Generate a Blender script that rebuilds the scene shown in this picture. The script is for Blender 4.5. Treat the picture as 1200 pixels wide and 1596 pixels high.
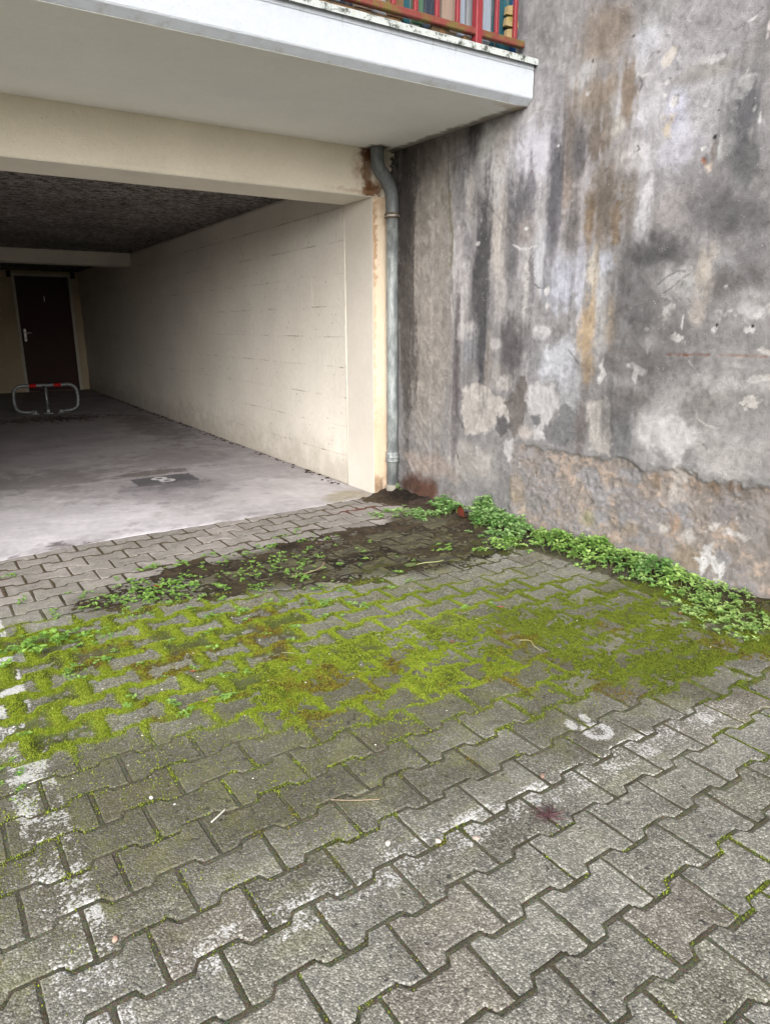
import bpy, bmesh, math, random
import numpy as np
from mathutils import Vector, Matrix
random.seed(7); RS = np.random.RandomState(11)
for o in list(bpy.data.objects): bpy.data.objects.remove(o)
SC = bpy.context.scene
COL = SC.collection
R = math.radians

# ------------------------------------------------------------------ camera
CAM_POS = (-2.5403, -4.1101, 1.1625)
YAW, PITCH, ROLL = 0.568383, 0.260811, -0.00308
cam = bpy.data.cameras.new('camera'); camo = bpy.data.objects.new('camera', cam); COL.objects.link(camo)
F = Vector((math.sin(YAW)*math.cos(PITCH), math.cos(YAW)*math.cos(PITCH), -math.sin(PITCH)))
Rv = Vector((math.cos(YAW), -math.sin(YAW), 0)); Uv = Rv.cross(F)
R2 = Rv*math.cos(ROLL)+Uv*math.sin(ROLL); U2 = -Rv*math.sin(ROLL)+Uv*math.cos(ROLL)
M = Matrix((R2, U2, -F)).transposed().to_4x4(); M.translation = Vector(CAM_POS)
camo.matrix_world = M
cam.sensor_fit = 'HORIZONTAL'; cam.sensor_width = 36; cam.lens = 36*1088.4/1200
cam.clip_start = 0.05; cam.clip_end = 3000
SC.camera = camo

# ------------------------------------------------------------------ sky, sun, exposure (bright overcast)
SUN_EL, SUN_AZ = 27, 218          # azimuth clockwise from +Y: behind the camera, a little left
w = bpy.data.worlds.new('World'); SC.world = w; w.use_nodes = True
nt = w.node_tree; nt.nodes.clear()
sky = nt.nodes.new('ShaderNodeTexSky'); sky.sky_type = 'NISHITA'; sky.sun_disc = False
sky.sun_elevation = R(SUN_EL); sky.sun_rotation = R(SUN_AZ); sky.dust_density = 5; sky.air_density = 1.0; sky.ozone_density = 1.0
hs = nt.nodes.new('ShaderNodeHueSaturation'); hs.inputs['Saturation'].default_value = 0.22
bg = nt.nodes.new('ShaderNodeBackground'); bg.inputs['Strength'].default_value = 0.11
wo = nt.nodes.new('ShaderNodeOutputWorld')
nt.links.new(sky.outputs[0], hs.inputs['Color']); nt.links.new(hs.outputs[0], bg.inputs[0]); nt.links.new(bg.outputs[0], wo.inputs[0])
sl = bpy.data.lights.new('sun', 'SUN'); sl.energy = 1.5; sl.angle = R(80); sl.color = (1.0, 0.99, 0.98)
so = bpy.data.objects.new('sun', sl); COL.objects.link(so)
sd = Vector((math.sin(R(SUN_AZ))*math.cos(R(SUN_EL)), math.cos(R(SUN_AZ))*math.cos(R(SUN_EL)), math.sin(R(SUN_EL))))
so.rotation_euler = sd.to_track_quat('Z', 'Y').to_euler()
vs = SC.view_settings; vs.view_transform = 'Standard'; vs.look = 'None'; vs.gamma = 1; vs.use_curve_mapping = False
vs.exposure = 1.12
SC.cycles.use_adaptive_sampling = True; SC.cycles.adaptive_threshold = .025; SC.cycles.max_bounces = 6; SC.cycles.diffuse_bounces = 5; SC.cycles.glossy_bounces = 2; SC.cycles.caustics_reflective = False; SC.cycles.caustics_refractive = False

# ------------------------------------------------------------------ helpers
def lin(c):
    c = np.asarray(c, float)/255.0
    return np.where(c <= .04045, c/12.92, ((c+.055)/1.055)**2.4)
def rgba(c): return tuple(lin(c).tolist())+(1.0,)

def _h(ix, iy, s):
    n = (ix.astype(np.int64)*374761393 + iy.astype(np.int64)*668265263 + s*1442695041) & 0xffffffff
    n = ((n ^ (n >> 13))*1274126177) & 0xffffffff
    n = (n ^ (n >> 16)) & 0xffffff
    return n/float(0xffffff)
def vnoise(x, y, s=0):
    ix = np.floor(x); iy = np.floor(y); fx = x-ix; fy = y-iy
    fx = fx*fx*(3-2*fx); fy = fy*fy*(3-2*fy)
    a = _h(ix, iy, s); b = _h(ix+1, iy, s); c = _h(ix, iy+1, s); d = _h(ix+1, iy+1, s)
    return (a+(b-a)*fx)*(1-fy)+(c+(d-c)*fx)*fy
def fbm(x, y, s=0, oct=4):
    """roughly -1 .. 1"""
    t = 0; a = 1.0; n = 0
    for i in range(oct):
        t = t+a*(vnoise(x, y, s+i*17)*2-1); n += a; a *= .55; x = x*2.03+11.3; y = y*2.03+5.7
    return t/n*1.6
def sstep(a, b, x):
    t = np.clip((x-a)/(b-a), 0, 1); return t*t*(3-2*t)
def poly_sd(pts, X, Y):
    """signed distance, positive inside"""
    ins = np.zeros(X.shape, bool); dm = np.full(X.shape, 1e9)
    n = len(pts)
    for i in range(n):
        x1, y1 = pts[i]; x2, y2 = pts[(i+1) % n]
        dx, dy = x2-x1, y2-y1
        t = np.clip(((X-x1)*dx+(Y-y1)*dy)/(dx*dx+dy*dy+1e-12), 0, 1)
        dm = np.minimum(dm, (X-x1-t*dx)**2+(Y-y1-t*dy)**2)
        if y1 != y2:
            c = ((y1 > Y) != (y2 > Y)) & (X < dx*(Y-y1)/(y2-y1)+x1); ins ^= c
    d = np.sqrt(dm); return np.where(ins, d, -d)
def line_d(pts, X, Y):
    dm = np.full(X.shape, 1e9)
    for (x1, y1), (x2, y2) in zip(pts[:-1], pts[1:]):
        dx, dy = x2-x1, y2-y1
        t = np.clip(((X-x1)*dx+(Y-y1)*dy)/(dx*dx+dy*dy+1e-12), 0, 1)
        dm = np.minimum(dm, (X-x1-t*dx)**2+(Y-y1-t*dy)**2)
    return np.sqrt(dm)

def paint(colr, hgt, U, V, strokes, seed=3, relief=1.0):
    """paint stains, patches, chips and cracks onto a grid of colours (linear) and heights"""
    us = U[0]; vv = V[:, 0]
    iso = fbm(U*9, V*9, seed, 5); strk = fbm(U*24, V*2.2, seed+50, 4)*.75+fbm(U*60, V*6, seed+80, 3)*.35
    fine = fbm(U*45, V*45, seed+90, 3)
    for s in strokes:
        k = s[0]
        if k == 'e':
            _, u0, v0, ru, rv, c, op, soft, na, st = s; m = 3.6
            bb = (u0-ru*m, u0+ru*m, v0-rv*m, v0+rv*m)
        else:
            P = np.array(s[1]); g = .05; bb = (P[:, 0].min()-g, P[:, 0].max()+g, P[:, 1].min()-g, P[:, 1].max()+g)
        i0, i1 = np.searchsorted(us, bb[0]), np.searchsorted(us, bb[1]); j0, j1 = np.searchsorted(vv, bb[2]), np.searchsorted(vv, bb[3])
        if i1 <= i0 or j1 <= j0: continue
        sl_ = (slice(j0, j1), slice(i0, i1)); u = U[sl_]; v = V[sl_]
        if k == 'e':
            d = np.sqrt(((u-u0)/ru)**2+((v-v0)/rv)**2)
            n = strk[sl_] if st else iso[sl_]
            if min(ru, rv) < .03: n = n*.4+fine[sl_]
            mk = 1-sstep(1-soft, 1+soft*1.0, d+(n+.35*fine[sl_])*na*1.2); mk = mk*min(op*1.25, .97)
            if st: mk = mk*(.85+.15*np.clip(strk[sl_]+.6, 0, 1))
            if min(ru, rv) < .022 and relief: hgt[sl_] -= .003*mk*relief
        elif k == 'p':
            _, pts, c, op, soft, na, st = s
            d = poly_sd(pts, u, v)+(iso[sl_]*.6+fine[sl_]*.7)*na
            mk = sstep(-soft, soft, d)*op
            if relief: hgt[sl_] -= .003*mk*relief
        else:
            _, pts, wd, c, op, na = s
            d = line_d(pts, u+iso[sl_]*na*.8, v+fine[sl_]*na*.6)
            mk = (1-sstep(wd*.5, wd*1.3, d))*op*np.clip(.75+fine[sl_]*.5, .25, 1)
            if relief and sum(c) < 330: hgt[sl_] -= .003*mk*relief
        L_ = lin(c); colr[sl_] += (L_-colr[sl_])*mk[..., None]
    return colr, hgt

# ---- objects
def link(o, parent=None, label=None, cat=None, group=None, kind=None):
    COL.objects.link(o)
    if parent is not None: o.parent = parent
    if label: o['label'] = label
    if cat: o['category'] = cat
    if group: o['group'] = group
    if kind: o['kind'] = kind
    return o
def empty(name, loc=(0, 0, 0), **kw):
    o = bpy.data.objects.new(name, None); o.location = loc; o.empty_display_size = .05
    return link(o, **kw)
def mesh_obj(name, verts, faces, mat=None, smooth=False, col=None, **kw):
    me = bpy.data.meshes.new(name); me.from_pydata([tuple(v) for v in verts], [], faces); me.update()
    return obj_from(name, me, mat, smooth, col, **kw)
def obj_from(name, me, mat=None, smooth=False, col=None, loc=None, **kw):
    if mat: me.materials.append(mat)
    if smooth: me.polygons.foreach_set('use_smooth', [True]*len(me.polygons))
    if col is not None:
        a = me.attributes.new('col', 'FLOAT_COLOR', 'POINT'); c = np.ones((len(me.vertices), 4), np.float32); c[:, :3] = col
        a.data.foreach_set('color', c.ravel())
    o = bpy.data.objects.new(name, me)
    if loc is not None: o.location = loc
    return link(o, **kw)
def np_mesh(name, V, F):
    """V (n,3) float, F (m,k) int with constant k"""
    me = bpy.data.meshes.new(name); V = np.asarray(V, np.float32); F = np.asarray(F, np.int32); k = F.shape[1]
    me.vertices.add(len(V)); me.vertices.foreach_set('co', V.ravel())
    me.loops.add(F.size); me.loops.foreach_set('vertex_index', F.ravel())
    me.polygons.add(len(F)); me.polygons.foreach_set('loop_start', np.arange(len(F), dtype=np.int32)*k)
    me.update(calc_edges=True); me.validate(); return me
def grid_slab(name, O, U, Vd, N, us, vv, hgt, depth, mat, col=None, **kw):
    """closed slab: dense front sheet O+U*u+V*v+N*h, flat back"""
    O, U, Vd, N = (np.array(a, float) for a in (O, U, Vd, N)); nu, nv = len(us), len(vv)
    UU, VV = np.meshgrid(us, vv)
    Pf = O+UU[..., None]*U+VV[..., None]*Vd+hgt[..., None]*N
    P = Pf.reshape(-1, 3); idx = np.arange(nu*nv).reshape(nv, nu)
    Fq = np.stack([idx[:-1, :-1], idx[:-1, 1:], idx[1:, 1:], idx[1:, :-1]], -1).reshape(-1, 4)
    if np.dot(np.cross(U, Vd), N) < 0: Fq = Fq[:, ::-1]
    me = np_mesh(name, P, Fq)
    if col is not None:
        a = me.attributes.new('col', 'FLOAT_COLOR', 'POINT'); c = np.ones((nu*nv, 4), np.float32); c[:, :3] = col.reshape(-1, 3); a.data.foreach_set('color', c.ravel())
    me.polygons.foreach_set('use_smooth', np.ones(len(me.polygons), bool))
    # back and rim
    bm = bmesh.new(); bm.from_mesh(me); bm.verts.ensure_lookup_table(); L = bm.verts.layers.float_color.get('col')
    def bv(u, v, near):
        nc = bm.verts[near][L].copy() if L else None
        q = bm.verts.new(O+U*u+Vd*v-N*depth); bm.verts.ensure_lookup_table()
        if L: q[L] = nc
        return q
    c00, c10, c11, c01 = bv(us[0], vv[0], idx[0, 0]), bv(us[-1], vv[0], idx[0, -1]), bv(us[-1], vv[-1], idx[-1, -1]), bv(us[0], vv[-1], idx[-1, 0])
    bm.verts.ensure_lookup_table(); g = lambda a: [bm.verts[i] for i in a]
    newf = [bm.faces.new([c00, c01, c11, c10])]
    newf.append(bm.faces.new(g(idx[0, ::-1])+[c00, c10])); newf.append(bm.faces.new(g(idx[-1, :])+[c11, c01]))
    newf.append(bm.faces.new(g(idx[:, 0])+[c01, c00])); newf.append(bm.faces.new(g(idx[::-1, -1])+[c10, c11]))
    if np.dot(np.cross(U, Vd), N) < 0:
        for f in newf: f.normal_flip()
    for f in newf: f.smooth = False
    bm.to_mesh(me); bm.free()
    return obj_from(name, me, mat, **kw)
def box(name, lo, hi, mat, bev=0.004, **kw):
    bm = bmesh.new(); bmesh.ops.create_cube(bm, size=1)
    lo = Vector(lo); hi = Vector(hi)
    for v in bm.verts: v.co = Vector([(lo[i]+hi[i])/2+v.co[i]*(hi[i]-lo[i]) for i in range(3)])
    if bev: bmesh.ops.bevel(bm, geom=bm.edges[:], offset=bev, segments=1, affect='EDGES', profile=.5)
    me = bpy.data.meshes.new(name); bm.to_mesh(me); bm.free()
    return obj_from(name, me, mat, **kw)
def tube(bm, pts, r, n=14, cap=True):
    pts = [Vector(p) for p in pts]; rs = r if isinstance(r, (list, tuple)) else [r]*len(pts); rings = []
    up = Vector((0, 0, 1)); prev = None
    for i, p in enumerate(pts):
        t = (pts[min(i+1, len(pts)-1)]-pts[max(i-1, 0)]).normalized()
        if prev is None:
            a = t.cross(up) if abs(t.dot(up)) < .95 else t.cross(Vector((0, 1, 0)))
        else: a = prev-t*prev.dot(t)
        a.normalize(); prev = a; b = t.cross(a)
        rings.append([bm.verts.new(p+(a*math.cos(2*math.pi*k/n)+b*math.sin(2*math.pi*k/n))*rs[i]) for k in range(n)])
    for A, B in zip(rings[:-1], rings[1:]):
        for k in range(n):
            f = bm.faces.new((A[k], A[(k+1) % n], B[(k+1) % n], B[k])); f.smooth = True
    if cap: bm.faces.new(rings[0][::-1]); bm.faces.new(rings[-1])
def tube_obj(name, pts, r, mat, n=14, **kw):
    bm = bmesh.new(); tube(bm, pts, r, n); bmesh.ops.recalc_face_normals(bm, faces=bm.faces[:])
    me = bpy.data.meshes.new(name); bm.to_mesh(me); bm.free(); return obj_from(name, me, mat, **kw)
def smooth_path(P, n=8):
    P = [Vector(p) for p in P]; out = []
    for i in range(len(P)-1):
        p0, p1, p2, p3 = P[max(i-1, 0)], P[i], P[i+1], P[min(i+2, len(P)-1)]
        for k in range(n):
            t = k/n; out.append(.5*((2*p1)+(p2-p0)*t+(2*p0-5*p1+4*p2-p3)*t*t+(3*p1-p0-3*p2+p3)*t**3))
    out.append(P[-1]); return out

# ------------------------------------------------------------------ materials
class Mat:
    def __init__(s, name, rough=.85, spec=.3):
        s.m = bpy.data.materials.new(name); s.m.use_nodes = True; s.t = s.m.node_tree; s.b = s.t.nodes['Principled BSDF']
        s.b.inputs['Roughness'].default_value = rough; s.b.inputs['Specular IOR Level'].default_value = spec
        s._pos = None
    def N(s, typ, ins=None, **props):
        n = s.t.nodes.new(typ)
        for k, v in props.items(): setattr(n, k, v)
        for k, v in (ins or {}).items(): s.L(v, n.inputs[k])
        return n
    def L(s, v, sock):
        if isinstance(v, bpy.types.NodeSocket): s.t.links.new(v, sock)
        else: sock.default_value = v
    def pos(s):
        if s._pos is None: s._pos = s.N('ShaderNodeNewGeometry').outputs['Position']
        return s._pos
    def attr(s, n='col'): return s.N('ShaderNodeAttribute', attribute_name=n).outputs['Color']
    def noise(s, scale, detail=4, rough=.55, vec=None, dist=0):
        return s.N('ShaderNodeTexNoise', {'Vector': vec or s.pos(), 'Scale': scale, 'Detail': detail, 'Roughness': rough, 'Distortion': dist}).outputs['Fac']
    def voro(s, scale, out='Color', feat='F1', vec=None, rnd=1):
        return s.N('ShaderNodeTexVoronoi', {'Vector': vec or s.pos(), 'Scale': scale, 'Randomness': rnd}, feature=feat).outputs[out]
    def math(s, op, a, b=0.0, c=None):
        n = s.t.nodes.new('ShaderNodeMath'); n.operation = op; s.L(a, n.inputs[0]); s.L(b, n.inputs[1])
        if c is not None: s.L(c, n.inputs[2])
        return n.outputs[0]
    def rng(s, v, a, b, c=0.0, d=1.0, smooth=True):
        n = s.N('ShaderNodeMapRange', {'Value': v, 'From Min': a, 'From Max': b, 'To Min': c, 'To Max': d}); n.interpolation_type = 'SMOOTHSTEP' if smooth else 'LINEAR'
        return n.outputs[0]
    def mix(s, f, a, b, mode='MIX'):
        n = s.t.nodes.new('ShaderNodeMix'); n.data_type = 'RGBA'; n.blend_type = mode; n.clamp_factor = True
        s.L(f, n.inputs[0]); s.L(a, n.inputs[6]); s.L(b, n.inputs[7]); return n.outputs[2]
    def grey(s, v): return s.N('ShaderNodeCombineColor', {0: v, 1: v, 2: v}).outputs[0]
    def scale(s, v3, vec=None): return s.N('ShaderNodeMapping', {'Vector': vec or s.pos(), 'Scale': v3}).outputs[0]
    def sep(s, v): return s.N('ShaderNodeSeparateXYZ', {0: v}).outputs
    def bump(s, h, strength=.3, dist=.002, normal=None):
        ins = {'Height': h, 'Strength': strength, 'Distance': dist}
        if normal is not None: ins['Normal'] = normal
        return s.N('ShaderNodeBump', ins).outputs[0]
    def out(s, col=None, rough=None, normal=None, metal=None):
        if col is not None: s.L(col, s.b.inputs['Base Color'])
        if rough is not None: s.L(rough, s.b.inputs['Roughness'])
        if normal is not None: s.L(normal, s.b.inputs['Normal'])
        if metal is not None: s.L(metal, s.b.inputs['Metallic'])
        return s.m
def mul(m, col, f): return m.mix(1.0, col, m.grey(f), 'MULTIPLY')

def mat_wall():
    m = Mat('weathered_render', .92, .2); c = m.attr()
    n1 = m.noise(38, 4, .65); n2 = m.noise(240, 2, .6); n3 = m.noise(900, 1, .6)
    v = m.math('ADD', m.rng(n1, .25, .75, -.12, .12, False), m.rng(n2, .25, .75, -.14, .14, False))
    c = mul(m, c, m.math('ADD', 1.0, m.math('ADD', v, m.rng(n3, .25, .75, -.15, .15, False))))
    sp = m.voro(70, 'Distance'); keep = m.noise(14, 2)
    spk = m.math('MULTIPLY', m.rng(sp, .10, .2, 1, 0), m.rng(keep, .56, .66))
    c = m.mix(m.math('MULTIPLY', spk, .55), c, rgba((206, 203, 200)))
    sp2 = m.voro(48, 'Distance', vec=m.scale((1, 1, .7))); spk2 = m.math('MULTIPLY', m.rng(sp2, .08, .17, 1, 0), m.rng(m.noise(9, 2, vec=m.scale((1, 1.3, .8))), .55, .65))
    c = m.mix(m.math('MULTIPLY', spk2, .6), c, rgba((72, 68, 68)))
    h = m.math('ADD', n2, m.math('MULTIPLY', n1, 1.2)); h = m.math('ADD', h, m.math('MULTIPLY', n3, .5))
    return m.out(c, normal=m.bump(h, .8, .006))
def mat_plaster(name, c, use_attr=False, var=.1, grain=420, bump=.5, dots=0.0):
    m = Mat(name, .9, .2); base = m.attr() if use_attr else rgba(c)
    n1 = m.noise(3.0, 4); n2 = m.noise(30, 4); n3 = m.noise(grain, 3, .65)
    v = m.math('ADD', m.rng(n1, .25, .75, -var, var, False), m.math('ADD', m.rng(n2, .25, .75, -var*.5, var*.5, False), m.rng(n3, .2, .8, -.08, .08, False)))
    cc = mul(m, base, m.math('ADD', 1.0, v))
    if dots:
        d = m.math('MULTIPLY', m.rng(m.voro(95, 'Distance'), .10, .2, 1, 0), m.rng(m.noise(30, 3), .46, .6))
        cc = m.mix(m.math('MULTIPLY', d, dots), cc, rgba((70, 60, 50)))
    h = m.math('ADD', n3, m.math('MULTIPLY', n2, 1.0))
    return m.out(cc, normal=m.bump(h, bump, .004))
def mat_plain(name, c, rough=.6, metal=0.0, var=.12, sc=25, bump=.15, spec=.4, c2=None, thr=(.5, .65)):
    m = Mat(name, rough, spec); n = m.noise(sc, 5, .6)
    cc = mul(m, rgba(c), m.rng(n, .2, .8, 1-var, 1+var, False))
    if c2 is not None: cc = m.mix(m.rng(m.noise(sc*.6, 6, .7), *thr), cc, rgba(c2))
    return m.out(cc, metal=metal, normal=m.bump(m.noise(sc*5, 3), bump, .002))

M_WALL = mat_wall()
M_FACADE = mat_plaster('cream_roughcast', None, True, .06, 200, 1.0, .55)
M_SOFFIT = mat_plaster('soffit_paint', None, True, .04, 300, .3, .25)
def mat_fascia():
    m = Mat('white_stucco', .9, .2); X, Y, Z = m.sep(m.pos()); n2 = m.noise(30, 4); n3 = m.noise(300, 3, .65)
    c = mul(m, rgba((188, 193, 200)), m.math('ADD', m.rng(n2, .25, .75, .95, 1.04, False), m.rng(n3, .2, .8, -.07, .05, False)))
    st = m.rng(m.math('ADD', m.noise(1.0, 5, .7, vec=m.scale((34, 1, 2.0))), m.rng(Z, 2.27, 2.41, -.22, .02, False)), .55, .70)
    c = m.mix(m.math('MULTIPLY', st, .5), c, rgba((120, 122, 116)))
    d = m.math('MULTIPLY', m.rng(m.voro(80, 'Distance'), .08, .18, 1, 0), m.rng(m.noise(18, 3), .5, .62)); c = m.mix(m.math('MULTIPLY', d, .5), c, rgba((110, 108, 100)))
    low = m.math('MULTIPLY', m.rng(Z, 2.275, 2.24), m.rng(m.noise(16, 4, .7), .5, .68)); c = m.mix(m.math('MULTIPLY', low, .45), c, rgba((150, 138, 118)))
    return m.out(c, normal=m.bump(m.math('ADD', n3, n2), .9, .004))
M_FASCIA = mat_fascia()
M_FLAT = mat_plaster('white_stucco', (196, 201, 207), False, .04, 300, .9, .25)
M_BLOCK = None
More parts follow.
